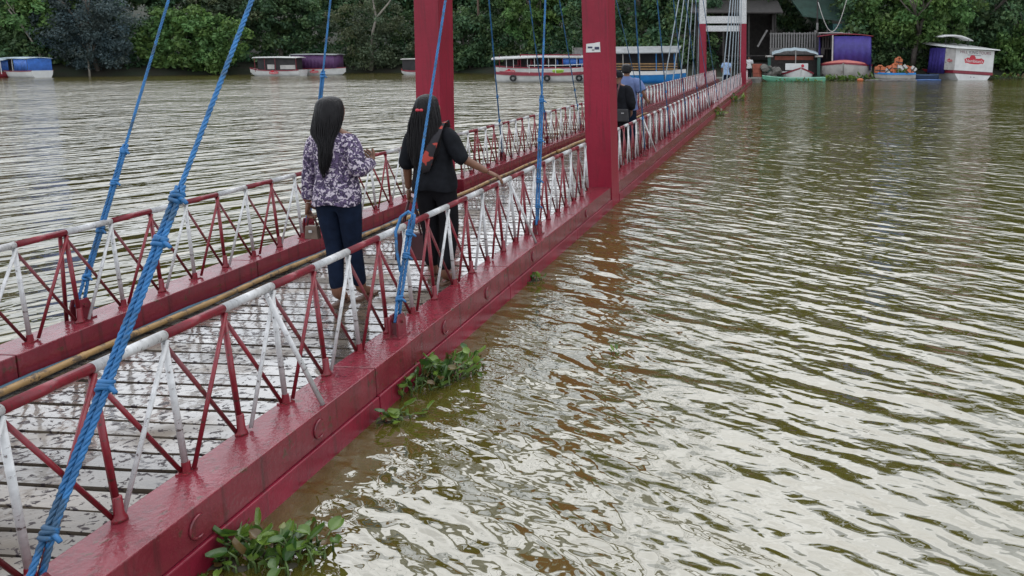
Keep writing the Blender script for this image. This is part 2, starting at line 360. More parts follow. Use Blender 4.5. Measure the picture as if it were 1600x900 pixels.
# ------------------------------------------------------------------ mesh helpers
class MB:
    def __init__(s): s.v, s.f, s.mi = [], [], []
    def add(s, vs, fs, mi=0):
        o = len(s.v); s.v += [tuple(v) for v in vs]
        for f in fs: s.f.append(tuple(i + o for i in f)); s.mi.append(mi)
        return s
    def box(s, c, d, rot=None, mi=0):
        c = Vector(c); h = Vector(d) / 2; vs = []
        for x in (-1, 1):
            for y in (-1, 1):
                for z in (-1, 1):
                    p = Vector((x * h.x, y * h.y, z * h.z))
                    if rot is not None: p = rot @ p
                    vs.append(c + p)
        return s.add(vs, [(0, 1, 3, 2), (4, 6, 7, 5), (0, 4, 5, 1), (2, 3, 7, 6), (0, 2, 6, 4), (1, 5, 7, 3)], mi)
    def prism(s, quad_a, quad_b, mi=0):      # two rings of equal length joined
        k = len(quad_a)
        fs = [tuple(range(k))[::-1], tuple(range(k, 2 * k))]
        for i in range(k): fs.append((i, (i + 1) % k, k + (i + 1) % k, k + i))
        return s.add(list(quad_a) + list(quad_b), fs, mi)
    def tube(s, path, rad, seg=8, mi=0, caps=True):
        path = [Vector(p) for p in path]
        if not hasattr(rad, "__len__"): rad = [rad] * len(path)
        rings = []; prev = None
        for i, p in enumerate(path):
            a = path[max(0, i - 1)]; b = path[min(len(path) - 1, i + 1)]
            t = (b - a).normalized() if (b - a).length > 1e-9 else Vector((0, 0, 1))
            if prev is None:
                u = Vector((0, 0, 1)) if abs(t.z) < 0.9 else Vector((1, 0, 0))
                u = (u - t * u.dot(t)).normalized()
            else:
                u = prev - t * prev.dot(t)
                u = u.normalized() if u.length > 1e-6 else t.orthogonal().normalized()
            prev = u; w = t.cross(u)
            rings.append([p + (u * math.cos(2 * math.pi * k / seg) + w * math.sin(2 * math.pi * k / seg)) * rad[i] for k in range(seg)])
        vs = [v for r in rings for v in r]; fs = []
        for i in range(len(rings) - 1):
            for k in range(seg):
                fs.append((i * seg + k, i * seg + (k + 1) % seg, (i + 1) * seg + (k + 1) % seg, (i + 1) * seg + k))
        if caps:
            fs.append(tuple(range(seg))[::-1]); fs.append(tuple((len(rings) - 1) * seg + k for k in range(seg)))
        return s.add(vs, fs, mi)
    def rings(s, rs, mi=0, caps=True, closed=True):
        k = len(rs[0]); vs = [v for r in rs for v in r]; fs = []
        for i in range(len(rs) - 1):
            for j in range(k if closed else k - 1):
                fs.append((i * k + j, i * k + (j + 1) % k, (i + 1) * k + (j + 1) % k, (i + 1) * k + j))
        if caps:
            fs.append(tuple(range(k))[::-1]); fs.append(tuple((len(rs) - 1) * k + j for j in range(k)))
        return s.add(vs, fs, mi)
    def ellipsoid(s, c, r, seg=12, rows=8, mi=0, rot=None):
        rs = []
        for i in range(rows + 1):
            ph = math.pi * i / rows
            ring = []
            for k in range(seg):
                a = 2 * math.pi * k / seg; rr = max(math.sin(ph), 0.02)
                p = Vector((r[0] * rr * math.cos(a), r[1] * rr * math.sin(a), -r[2] * math.cos(ph)))
                if rot is not None: p = rot @ p
                ring.append(Vector(c) + p)
            rs.append(ring)
        return s.rings(rs, mi)
    def torus(s, c, axis, r, t, seg=12, sub=6, mi=0, arc=1.0):
        axis = Vector(axis).normalized(); u = axis.orthogonal().normalized(); w = axis.cross(u)
        path = [Vector(c) + (u * math.cos(2 * math.pi * arc * k / seg) + w * math.sin(2 * math.pi * arc * k / seg)) * r for k in range(seg + 1)]
        return s.tube(path, t, sub, mi, caps=arc < 1)
    def mesh(s, name, mats, smooth=False):
        me = bpy.data.meshes.new(name); me.from_pydata(s.v, [], s.f)
        for m in (mats if isinstance(mats, (list, tuple)) else [mats]): me.materials.append(m)
        if any(s.mi): me.polygons.foreach_set("material_index", s.mi)
        if smooth: me.polygons.foreach_set("use_smooth", [True] * len(me.polygons))
        me.update(); return me
    def build(s, name, mats, parent=None, smooth=False, bevel=0.0):
        me = s.mesh(name, mats, smooth)
        o = link(name, me, parent)
        if bevel:
            b = o.modifiers.new("bevel", 'BEVEL'); b.width = bevel; b.segments = 2; b.limit_method = 'ANGLE'
        return o
def link(name, data, parent=None):
    o = bpy.data.objects.new(name, data); COL.objects.link(o)
    if parent: o.parent = parent
    return o
def tag(o, label, cat, group=None):
    o["label"] = label; o["category"] = cat
    if group: o["group"] = group
    return o
def thing(name, label, cat, loc=(0, 0, 0), rz=0.0, group=None):
    o = bpy.data.objects.new(name, None); COL.objects.link(o); o.location = loc; o.rotation_euler = (0, 0, rz)
    return tag(o, label, cat, group)
def setting(o): o["kind"] = "structure"; return o
def text_mesh(name, body, size, mat_, parent, loc, rot, ext=0.004, spacing=1.0):
    c = bpy.data.curves.new(name, 'FONT'); c.body = body; c.size = size; c.align_x = 'CENTER'; c.align_y = 'CENTER'; c.extrude = ext; c.space_character = spacing
    t = bpy.data.objects.new(name, c); COL.objects.link(t)
    bpy.context.view_layer.update()
    me = bpy.data.meshes.new_from_object(t.evaluated_get(bpy.context.evaluated_depsgraph_get()))
    bpy.data.objects.remove(t); me.materials.clear(); me.materials.append(mat_)
    o = link(name, me, parent); o.location = loc; o.rotation_euler = rot
    return o
def skin_mesh(pts, edges, rad, sub=2, root=0):
    me = bpy.data.meshes.new("skin"); me.from_pydata([tuple(p) for p in pts], edges, [])
    o = bpy.data.objects.new("skin", me); COL.objects.link(o)
    k = o.modifiers.new("s", 'SKIN'); k.use_smooth_shade = True
    ss = o.modifiers.new("d", 'SUBSURF'); ss.levels = sub; ss.render_levels = sub
    sv = me.skin_vertices[0].data
    for i, r in enumerate(rad): sv[i].radius = r if hasattr(r, "__len__") else (r, r)
    sv[root].use_root = True
    bpy.context.view_layer.update()
    ev = o.evaluated_get(bpy.context.evaluated_depsgraph_get())
    out = bpy.data.meshes.new_from_object(ev)
    vs = [v.co.copy() for v in out.vertices]; fs = [tuple(p.vertices) for p in out.polygons]
    bpy.data.objects.remove(o); bpy.data.meshes.remove(me); bpy.data.meshes.remove(out)
    return vs, fs

# ================================================================== THE SETTING
SP_ = [(0, 63.8), (250, 69), (550, 78), (720, 78), (860, 73), (950, 66), (1060, 60), (1150, 57.5), (1200, 57.5), (1400, 59.5), (1600, 63)]
SX = [-260, -120] + [(p - CX) / 1200.0 * z for p, z in SP_] + [60, 120, 260]
SY = [58, 60] + [z for p, z in SP_] + [62, 58, 58]
def shore(x): return float(np.interp(x, SX, SY))

b = MB(); b.add([(-300, -60, 0), (300, -60, 0), (300, 140, 0), (-300, 140, 0)], [(0, 1, 2, 3)])
river = setting(b.build("river", WATER))

xs = np.linspace(-260, 260, 160); dd = [-3, -1, 0, 0.6, 1.5, 3, 5, 8, 12, 18, 28, 45, 70]
def bank_h(x, d):
    base = np.interp(d, [-3, 0, 0.6, 1.5, 3, 8, 18, 28, 45, 70], [-1.2, -0.15, 0.25, 0.6, 1.0, 2.2, 4.5, 7, 10, 12])
    if 0.2 < x < 9.3: base = np.interp(d, [-3, 0, 0.6, 1.5, 8, 18, 28, 45, 70], [-1.2, -0.05, 0.22, 0.28, 0.6, 2.5, 6, 10, 12])
    k_ = min(1.0, max(0.0, (x + 20) / 22)) if x < 60 else 1.0
    return float(base + k_ * np.interp(d, [6, 18, 45, 70], [0, 5, 17, 22]) + (1 - k_) * np.interp(d, [20, 70], [0, 4]))  # right-hand hill behind the wood, added out of view to darken the water's reflection
vs, fs = [], []
for x in xs:
    for d in dd:
        j = (random.random() - 0.5)
        vs.append((x + j * 0.8, shore(x) + d + j * 0.4, bank_h(x, d) + j * 0.15 * min(1, max(0, d))))
k = len(dd)
for i in range(len(xs) - 1):
    for j in range(k - 1): fs.append((i * k + j, (i + 1) * k + j, (i + 1) * k + j + 1, i * k + j + 1))
b = MB(); b.add(vs, fs); setting(b.build("river_bank", BANK, smooth=True))

# ------------------------------------------------------------------ foliage
def leaf_mesh(name, centres, rad, per, size, mats, tint=None, squash=0.8, up=0.35, droop=0.0):
    """leaf-sized two-face blades scattered in clumps; centres (n,3), rad (n,), size mean blade length"""
    n = len(centres); centres = np.asarray(centres, float); rad = np.asarray(rad, float) * np.ones(n)
    per = np.asarray(per) * np.ones(n, int)
    idx = np.repeat(np.arange(n), per); m = len(idx)
    d = rng.normal(size=(m, 3)); d /= np.linalg.norm(d, axis=1)[:, None]
    rr = rng.random(m) ** 0.45
    pos = centres[idx] + d * (rad[idx] * rr)[:, None] * np.array([1, 1, squash])
    nrm = d * 0.55 + rng.normal(size=(m, 3)) * 0.5 + np.array([0, 0, up]); nrm /= np.linalg.norm(nrm, axis=1)[:, None]
    t = rng.normal(size=(m, 3)) + np.array([0, 0, -droop]); t -= nrm * (t * nrm).sum(1)[:, None]; t /= np.linalg.norm(t, axis=1)[:, None]
    w = np.cross(nrm, t)
    sz = (np.asarray(size) * np.ones(n))[idx] * (0.6 + 0.8 * rng.random(m))
    L = t * (sz * 0.5)[:, None]; W = w * (sz * 0.27)[:, None]; C = nrm * (sz * 0.10)[:, None]
    v = np.stack([pos - L, pos + W + C, pos + L, pos - W + C], 1).reshape(-1, 3)
    me = bpy.data.meshes.new(name)
    me.vertices.add(m * 4); me.vertices.foreach_set("co", v.ravel())
    base = np.arange(m) * 4
    tri = np.stack([base, base + 1, base + 2, base, base + 2, base + 3], 1).ravel()
    me.loops.add(m * 6); me.loops.foreach_set("vertex_index", tri)
    me.polygons.add(m * 2); me.polygons.foreach_set("loop_start", np.arange(m * 2) * 3)
    me.update(calc_edges=True)
    if tint is None: tint = np.ones((n, 3))
    tl = np.asarray(tint)[idx]
    colr = np.ones((m, 4, 4)); colr[:, :, :3] = tl[:, None, :]
    at = me.attributes.new("tint", 'FLOAT_COLOR', 'POINT'); at.data.foreach_set("color", colr.ravel())
    me.materials.append(mats); me.validate(); return me

def tint_of(n, amt=0.35, warm=0.15):
    v = 1 + (rng.random(n) - 0.5) * 2 * amt; w = (rng.random(n) - 0.5) * 2 * warm
    return np.stack([v * (1 + w), v, v * (1 - w)], 1)

# the wood behind: one mass
def fheight(x): return float(np.interp(x, [-260, -60, -40, -26, -16, -4, 10, 260], [8.2, 8.2, 8.2, 8.5, 12, 22, 28, 28]))
cs, rd, pr, sz = [], [], [], []
for i in range(2500):
    x = random.uniform(-78, 40); z = random.uniform(0.4, 8.2)
    d = 1.6 + z * 0.30 + random.uniform(0, 3.0)
    if -0.5 < x < 9.5: d += 7.5
    cs.append((x, shore(x) + d, z + bank_h(x, d) * 0.35)); rd.append(random.uniform(0.6, 1.15)); pr.append(78); sz.append(random.uniform(0.26, 0.42))
for i in range(1300):
    x = random.uniform(-130, 110); hh = fheight(x); z = 8 + (hh - 8) * random.random()
    if random.random() < 0.35 and abs(x) > 60: z = random.uniform(0.5, 8)
    d = 3.5 + z * 0.25 + random.uniform(0, 3.5)
    cs.append((x, shore(x) + d, z * random.uniform(0.94, 1.06))); rd.append(random.uniform(1.4, 2.4)); pr.append(55); sz.append(0.95)
me = leaf_mesh("forest", cs, rd, pr, sz, LEAF, tint_of(len(cs), 0.4, 0.2))
fo = link("forest", me); fo["kind"] = "stuff"; fo["label"] = "dense dark green wood lining the far bank"; fo["category"] = "forest"

def limbs(mb, p, d, length, r, depth, spread=0.6, mi=0, tips=None):
    n = 4; path = [p]; rr = [r]; q = p.copy(); dd_ = d.normalized()
    for i in range(n):
        dd_ = (dd_ + Vector((random.uniform(-1, 1), random.uniform(-1, 1), random.uniform(-0.3, 0.6))) * 0.16).normalized()
        q = q + dd_ * length / n; path.append(q.copy()); rr.append(r * (1 - 0.5 * (i + 1) / n))
    mb.tube(path, rr, 6 if r > 0.05 else 5, mi)
    if tips is not None: tips.append(q.copy())
    if depth > 0:
        for k in range(random.choice((2, 3))):
            nd = (dd_ + Vector((random.uniform(-1, 1), random.uniform(-1, 1), random.uniform(-0.2, 0.8))) * spread).normalized()
            limbs(mb, path[random.choice((2, 3, 4))].copy(), nd, length * random.uniform(0.6, 0.8), r * 0.55, depth - 1, spread, mi, tips)

def tree(name, label, px, dshore, height, crown_r, crown_z, nclump, leafm, barkm, leaf=0.3, per=70, trunk_r=0.18, lean=(0, 0), crown_low=0.5, group=None, clump_r=(0.5, 0.95), depth=3, tintamt=0.3):
    g = gp(px, 121); x = g.x * 1.0
    for _ in range(4):
        y = shore(x) + dshore; x = (px - CX) / 1200.0 * (y * CP + 1.5 * SP) 
    z0 = bank_h(x, dshore) - 0.1
    t = thing(name, label, "tree" if "shrub" not in name else "shrub", (x, shore(x) + dshore, z0), random.uniform(-0.3, 0.3), group)
    mb = MB(); tips = []
    limbs(mb, Vector((0, 0, 0)), Vector((lean[0], lean[1], 1)), height * 0.62, trunk_r, depth, 0.75, 0, tips)
    mb.build("trunk", barkm, t, smooth=True)
    if nclump:
        cs = []
        for i in range(nclump):
            while True:
                p = rng.uniform(-1, 1, 3)
                if 0.2 < np.linalg.norm(p) < 1: break
            q = np.array([lean[0] * crown_z * 0.7 + p[0] * crown_r[0], -0.3 + p[1] * crown_r[1], crown_z + p[2] * crown_r[2]])
            if q[2] < crown_low: q[2] = crown_low + random.random() * 0.6
            cs.append(q)
        me = leaf_mesh("crown", cs, rng.uniform(clump_r[0], clump_r[1], len(cs)), per, leaf, leafm, tint_of(len(cs), tintamt, 0.12))
        link("crown", me, t)
    return t

tree("slender_tree", "slender tree with pale forked trunk at the left edge of the far bank", 70, 2.5, 8.5, (3.6, 2.0, 2.6), 5.6, 70, LEAFBRIGHT, PALEBARK, 0.36, 70, 0.10, (-0.22, -0.1), 3.0)
tree("dark_tree", "dense dark blue-green tree overhanging the water beside the blue boat", 150, 1.2, 8, (4.1, 2.2, 4.2), 3.8, 175, LEAFDARK, BARK, 0.22, 120, 0.2, (0, -0.15), 0.5, None, (0.6, 1.0), 3, 0.2)
tree("bare_tree", "leafless grey branching snag at the waterline under the dark tree", 137, 0.1, 3.2, (1, 1, 1), 1, 0, LEAFDARK, PALEBARK, trunk_r=0.10, depth=4)
tree("creeper_shrub", "bright green creeper-covered shrub mound on the far bank between the blue ropes", 300, 1.0, 5, (5.0, 1.6, 3.1), 2.6, 150, LEAFBRIGHT, BARK, 0.36, 75, 0.1, (0, 0), 0.3, None, (0.55, 0.9), 2, 0.25)
tree("leafy_tree", "tall leafy tree rising over the creeper shrub mound", 360, 4.0, 11, (3.8, 2.4, 3.8), 6.0, 90, LEAFOLIVE, BARK, 0.32, 80, 0.22, (0, 0), 2.5)
tree("leafy_tree", "mid green tree behind the boat with the dark open cabin", 440, 3.0, 10, (4.2, 2.4, 3.6), 5.0, 110, LEAF, BARK, 0.36, 80, 0.22, (0, 0), 1.4, tintamt=0.35)
tree("gnarled_tree", "olive tree with twisted pale bare limbs left of the red pillar", 580, 0.6, 9, (4.6, 1.8, 4.0), 4.0, 105, LEAFOLIVE, PALEBARK, 0.26, 75, 0.20, (0.05, -0.35), 0.6, depth=4)
tree("tall_trunk_tree", "straight brown-trunked tree just right of the left red pillar", 744, 2.0, 17, (3.2, 2.0, 3.0), 10.5, 60, LEAF, BROWNBARK, 0.34, 70, 0.17, (0, 0), 6.0)
tree("vine_shrub", "vine-draped dark shrub at the waterline right of the left red pillar", 735, 1.0, 5, (3.4, 1.5, 3.2), 2.8, 100, LEAF, BARK, 0.34, 80, 0.1, (0, 0), 0.3, None, (0.5, 0.9), 2)
tree("leafy_tree", "light green tree above the red and white tour boat", 850, 3.5, 10, (4.6, 2.2, 3.4), 5.2, 110, LEAFBRIGHT, BARK, 0.34, 70, 0.2, (0, 0), 1.8, tintamt=0.45)
tree("leafy_tree", "dark tree behind the blue hulled boat beside the right pillar", 1010, 5.0, 12, (5.0, 2.4, 4.4), 6.6, 110, LEAF, BARK, 0.36, 70, 0.25, (0, 0), 2.2, tintamt=0.5)
tree("broad_tree", "broad bright green tree overhanging the purple and white boats", 1425, 2.2, 9.5, (5.2, 2.4, 3.6), 5.2, 190, LEAFBRIGHT, BARK, 0.34, 80, 0.25, (0, -0.2), 2.1, None, (0.55, 1.0), 3, 0.4)
tree("broad_tree", "deep green tree behind the white signboard boat", 1525, 3.5, 10, (4.0, 2.4, 3.6), 5.0, 110, LEAF, BARK, 0.34, 80, 0.22, (0, 0), 1.6, tintamt=0.4)
tree("bank_shrub", "bright bushy shrub at the right edge beside the white signboard boat", 1595, 0.9, 5, (2.4, 1.3, 2.4), 2.2, 80, LEAFBRIGHT, BARK, 0.32, 80, 0.1, (0, 0), 0.3, None, (0.5, 0.8), 2)

# ================================================================== THE FOOTBRIDGE
HG, ZD, ZR = 0.28, 0.11, 0.892         # girder top, deck top, handrail axis above the water
S0, S1 = -1.6, 52.2
AR0, AR1 = -2.297, -2.559              # right girder: outer and inner edge
AL0, AL1 = -4.779, -4.510
bridge = thing("footbridge", "long red steel footbridge with plank deck and red and white railings", "bridge", (0, 0, 0), -THETA)
# girders, in bolted lengths with open joints
JS = [3.96 + 2.09 * i for i in range(-2, 24)]
for side, (a0, a1) in (("right", (AR0, AR1)), ("left", (AL0, AL1))):
    g = bpy.data.objects.new("girder", None); COL.objects.link(g); g.parent = bridge
    lo, hi = min(a0, a1), max(a0, a1); c = (lo + hi) / 2; w = hi - lo
    segme = {}
    for i in range(len(JS) - 1):
        s0, s1 = JS[i] + 0.004, JS[i + 1] - 0.004
        if s0 < 10.34 and s1 > 9.87: s1 = min(s1, 9.876) if s0 < 9.87 else s1
        if s0 > 9.7 and s0 < 10.34: s0 = 10.334
        key = round(s1 - s0, 3)
        if key not in segme:
            L = key; mb = MB()
            mb.box((0, 0, -0.0825), (w, L, 0.165))                       # upper box
            mb.box((0, 0, -0.262), (w + 0.03, L - 0.002, 0.19), None, 1)           # lower flange into the water
            segme[key] = mb.mesh("girder_length", [RED, FLANGE])
        o = link("girder_length", segme[key], g); o.location = (c, (s0 + s1) / 2, HG)
        bv = o.modifiers.new("bevel", 'BEVEL'); bv.width = 0.006; bv.segments = 2
# the short length across the tower foot
    # welded rings on the outer face
    if side == "right":
        rm = MB(); rm.torus((0, 0, 0), (1, 0, 0), 0.045, 0.006, 12, 6, 0, 0.62); rme = rm.mesh("ring", RED, True)
        for s in (1.9, 2.62, 3.42, 4.85, 5.6, 6.7, 8.6):
            o = link("ring", rme, g); o.location = (AR0 + 0.005, s, HG - 0.085); o.rotation_euler = (R(random.uniform(20, 60)), 0, 0)

# deck planks
deck = bpy.data.objects.new("deck", None); COL.objects.link(deck); deck.parent = bridge
PW = 0.152
mb = MB()
for i in range(8): mb.box((AR1 - 0.2 - i * 0.2, 25.3, ZD - 0.075), (0.05, 53, 0.06))
mb.build("joist", DARKSTEEL, deck)
plank_meshes = []
for kx in range(6):
    w = PW - random.uniform(0.012, 0.028); L = abs(AL1 - AR1) - 0.012; t = 0.03
    mb = MB(); n = 8; ra, rb = [], []
    rings_ = []
    for i in range(n + 1):
        x = -L / 2 + L * i / n; dz = random.uniform(-0.003, 0.003); dy = random.uniform(-0.003, 0.003)
        rings_.append([Vector((x, -w / 2 + dy, -t)), Vector((x, w / 2 + dy * 0.6, -t)), Vector((x, w / 2 + dy * 0.6, dz)), Vector((x, -w / 2 + dy, dz))])
    mb.rings(rings_); plank_meshes.append(mb.mesh("plank", PLANK))
NP = int((S1 - S0) / PW)
far = MB()
ac = (AR1 + AL1) / 2
for i in range(NP):
    s = S0 + (i + 0.5) * PW
    if i < 150:
        o = link("plank", random.choice(plank_meshes), deck); o.location = (ac + random.uniform(-0.004, 0.004), s, ZD + random.uniform(-0.004, 0.004))
        o.rotation_euler = (R(random.uniform(-0.6, 0.6)), R(random.uniform(-0.12, 0.12)), R(random.uniform(-0.25, 0.25)) + (math.pi if random.random() < 0.5 else 0))
    else:
        far.box((ac, s, ZD - 0.015 + random.uniform(-0.003, 0.003)), (abs(AL1 - AR1) - 0.012, PW - 0.012, 0.03))
fo = far.build("far_planks", PLANK, deck); fo["kind"] = "stuff"

# railings
PITCHS = 0.336
mbp = MB(); mbp.tube([(0, 0, 0), (0, 0, 1)], 0.0155, 8); POST = {}
def unit_bar(name, r, m, seg=7):
    q = MB(); q.tube([(0, 0, 0), (0, 0, 1)], r, seg); return q.mesh(name, m, True)
BAR = {("p", 0): unit_bar("post", 0.0130, REDRAIL), ("p", 1): unit_bar("post", 0.0130, WHITE),
       ("b", 0): unit_bar("brace", 0.0095, REDRAIL), ("b", 1): unit_bar("brace", 0.0095, WHITE), ("b", 2): unit_bar("brace", 0.0090, BRACE, 6),
       ("r", 0): unit_bar("handrail", 0.0208, REDRAIL, 12), ("r", 1): unit_bar("handrail", 0.0216, WHITE, 12)}
mbf = MB(); mbf.box((0, 0, 0.004), (0.05, 0.065, 0.008)); mbf.tube([(0, 0, 0.006), (0, 0, 0.05)], [0.019, 0.0165], 8)
FOOT = mbf.mesh("post_foot", REDRAIL)
mbf = MB(); mbf.tube([(0, 0, 0), (0, 0, .012), (0, 0, .03), (0, 0, .095), (0, 0, .10)], [.029, .026, .0185, .0165, .0135], 10)
SLEEVE = mbf.mesh("post_foot", REDRAIL, True)
def bar(kind, p, q, parent, jitter=0.0):
    p, q = Vector(p), Vector(q); d = q - p
    o = link({"p": "post", "b": "brace", "r": "handrail"}[kind[0]], BAR[kind], parent)
    o.location = p; o.rotation_mode = 'QUATERNION'; o.rotation_quaternion = d.to_track_quat('Z', 'Y'); o.scale = (1, 1, d.length)
    return o
def railing(abase, atop, phase, label):
    r = bpy.data.objects.new("railing", None); COL.objects.link(r); r.parent = bridge; r["label"] = label
    fm = MB()
    i0 = -10; 
    for i in range(i0, 150):
        s = 2.50 + phase + PITCHS * i
        if s > 51.0: break
        skip = 9.72 < s < 10.5
        white = i % 2        # even posts red, odd posts white
        near = s < 27
        jx, jy = random.uniform(-0.006, 0.006), random.uniform(-0.012, 0.012)
        base = Vector((abase + jx, s + jy, HG)); top = Vector((atop, s, ZR - 0.02))
        prevb = Vector((abase, s - PITCHS, HG + 0.01)); prevt = Vector((atop, s - PITCHS, ZR - 0.02))
        segs = []
        if not skip: segs.append((("p", white), base, top))
        if not (9.72 < s < 10.8):
            off = Vector((0.014, 0, 0))
            segs.append((("b", white), prevb + off + Vector((random.uniform(-0.01, 0.01), random.uniform(0, 0.05), 0)), top + off))
            segs.append((("b", 2 if random.random() < 0.75 else 0), prevt - off, base - off + Vector((0, -0.012, 0.012))))
            segs.append((("r", white), (atop, s - PITCHS, ZR), (atop, s + 0.002, ZR)))
        for kd, p, q in segs:
            if near: bar(kd, p, q, r)
            else:
                mi = {("p", 0): 0, ("p", 1): 1, ("b", 0): 0, ("b", 1): 1, ("b", 2): 2, ("r", 0): 0, ("r", 1): 1}[kd]
                rad = {"p": 0.0140, "b": 0.0105, "r": 0.021}[kd[0]]
                fm.tube([p, q], rad * 1.15, 5, mi, caps=False)
        if s < 12 and not skip:
            o = link("post_foot", FOOT if white else SLEEVE, r); o.location = base; o.rotation_euler = (0, 0, random.uniform(-.5, .5))
    sgn = 1 if abase > -3 else -1
    for q in range(7):
        s = (3.47 if sgn > 0 else 4.49) + 3.36 * q
        if 9.6 < s < 10.6: continue
        o = bar(("b", 1 if sgn > 0 else 0), (abase + sgn * (.20 if sgn > 0 else .12), s + .03, HG), (atop + sgn * .012, s - .02, ZR - .02), r); o.name = "side_strut"; o.scale[0] = o.scale[1] = 1.25
    f = fm.build("far_bars", [REDRAIL, WHITE, BRACE], r); f["kind"] = "stuff"
    return r
railing(-2.522, -2.553, 0.0, "red and white cross-braced railing on the water side nearest the viewer")
railing(-4.629, -4.658, -0.02, "red and white cross-braced railing on the far left side of the deck")

# towers
def tower(s0, s1, ar, al, lean_r, lean_l, white_from, name_label, top=12.4):
    t = bpy.data.objects.new("tower", None); COL.objects.link(t); t.parent = bridge; t["label"] = name_label
    tops = []
    for (a0, a1), ln in ((ar, lean_r), (al, lean_l)):
        def ring(z, grow=0.0):
            x = ln * z
            return [Vector((a0 + x - grow, s0 - grow, z)), Vector((a1 + x + grow, s0 - grow, z)), Vector((a1 + x + grow, s1 + grow, z)), Vector((a0 + x - grow, s1 + grow, z))]
        mb = MB(); mb.prism(ring(-1.5), ring(white_from)); mb.build("pillar", PILLAR, t, bevel=0.006)
        mb = MB(); mb.prism(ring(white_from + 0.003, 0.004), ring(top, 0.004)); mb.build("pillar_top", WHITE, t, bevel=0.006)
        mb = MB(); mb.box(((a0 + a1) / 2 + ln * top, (s0 + s1) / 2, top + 0.12), (0.5, 0.66, 0.2)); mb.build("saddle", RED, t, bevel=0.02)
        # corner weld strip and stiffener line down the front
        mb = MB(); 
        mb.prism([Vector((a1 + 0.001 + ln * z_, s0 - 0.006, z_)) for z_ in ()] or [Vector((a1 - 0.02 + ln * -1.4, s0 - 0.006, -1.4)), Vector((a1 + 0.006 + ln * -1.4, s0 - 0.006, -1.4)), Vector((a1 + 0.006 + ln * -1.4, s0 + 0.01, -1.4)), Vector((a1 - 0.02 + ln * -1.4, s0 + 0.01, -1.4))],
                 [Vector((a1 - 0.02 + ln * white_from, s0 - 0.006, white_from)), Vector((a1 + 0.006 + ln * white_from, s0 - 0.006, white_from)), Vector((a1 + 0.006 + ln * white_from, s0 + 0.01, white_from)), Vector((a1 - 0.02 + ln * white_from, s0 + 0.01, white_from))])
        mb.build("corner_strip", PILLAR, t)
        tops.append(Vector(((a0 + a1) / 2 + ln * (top - 0.1), (s0 + s1) / 2, top - 0.1)))
    xr, xl = ar[0], al[1]
    for (z0, z1, m) in ((white_from - 0.42, white_from - 0.10, WHITE), (white_from + 0.03, white_from + 0.42, WHITE), (top - 1.2, top - 0.85, WHITE), (top - 5.0, top - 4.7, WHITE)):
        zc = (z0 + z1) / 2
        mb = MB(); mb.box(((xr + lean_r * zc + xl + lean_l * zc) / 2, (s0 + s1) / 2, zc), (xr + lean_r * zc - xl - lean_l * zc - 0.006, (s1 - s0) * 0.7, z1 - z0)); mb.build("crossbeam", m, t, bevel=0.006)
    return t, tops
T1, tops1 = tower(9.88, 10.33, (-2.63, -2.292), (-4.97, -4.64), -0.003, 0.033, 3.65, "near tower of two crimson pillars")
T2, tops2 = tower(43.7, 44.15, (-2.64, -2.28), (-4.92, -4.56), 0.0, 0.0, 3.65, "far tower with red legs white upper pillars and white crossbeams")

# sticker on the right pillar
st = thing("sticker", "small torn white paper sticker with blue print on the right red pillar", "sticker", (0, 0, 0), -THETA)
zs = 2.11; xs0 = -2.63 - 0.003 * zs
mb = MB(); mb.prism([Vector((xs0 + 0.045, 9.878, zs - 0.06)), Vector((xs0 + 0.235, 9.878, zs - 0.055)), Vector((xs0 + 0.23, 9.878, zs + 0.075)), Vector((xs0 + 0.15, 9.878, zs + 0.06)), Vector((xs0 + 0.05, 9.878, zs + 0.05))],
                    [Vector((xs0 + 0.045, 9.874, zs - 0.06)), Vector((xs0 + 0.235, 9.874, zs - 0.055)), Vector((xs0 + 0.23, 9.874, zs + 0.075)), Vector((xs0 + 0.15, 9.874, zs + 0.06)), Vector((xs0 + 0.05, 9.874, zs + 0.05))])
mb.build("paper", STICKER, st)
mb = MB(); mb.box((xs0 + 0.10, 9.872, zs + 0.005), (0.06, 0.003, 0.022)); mb.box((xs0 + 0.19, 9.872, zs - 0.005), (0.06, 0.003, 0.035)); mb.box((xs0 + 0.14, 9.872, zs - 0.028), (0.03, 0.003, 0.012)); mb.build("print", INK, st)

# ------------------------------------------------------------------ stay ropes
def laid_rope(mb, p, q, r, lay=0.075, strands=3, ppt=10, sag=0.0):
    """three-strand laid rope from p to q"""
    p, q = Vector(p), Vector(q); d = q - p; L = d.length; t = d.normalized(); u = t.orthogonal().normalized(); w = t.cross(u)
    n = max(2, int(L / lay * ppt)); rs = r * 0.56
    for k in range(strands):
        path = []
        for i in range(n + 1):
            a = 2 * math.pi * (i / ppt + k / strands)
            path.append(p + d * (i / n) + Vector((0, 0, -sag * 4 * (i / n) * (1 - i / n))) + (u * math.cos(a) + w * math.sin(a)) * r * 0.5)
        mb.tube(path, rs, 5)
def knot(mb, c, axis, r):
    axis = Vector(axis).normalized(); u = axis.orthogonal().normalized()
    for j in range(3):
        ax = (axis + Vector((random.uniform(-.35, .35), random.uniform(-.35, .35), random.uniform(-.2, .2)))).normalized()
        mb.torus(Vector(c) + axis * (j - 1) * r * 0.8, ax, r * 1.1, r * 0.55, 12, 6)
    e = Vector(c) + u * r * 1.4
    sd = Vector((1, -0.3, -0.15)).normalized()
    mb.tube([Vector(c), Vector(c) + sd * r * 2.2, Vector(c) + sd * r * 3.4 + Vector((0, 0, -r * 0.6))], [r * 0.5, r * 0.5, r * 0.42], 6)
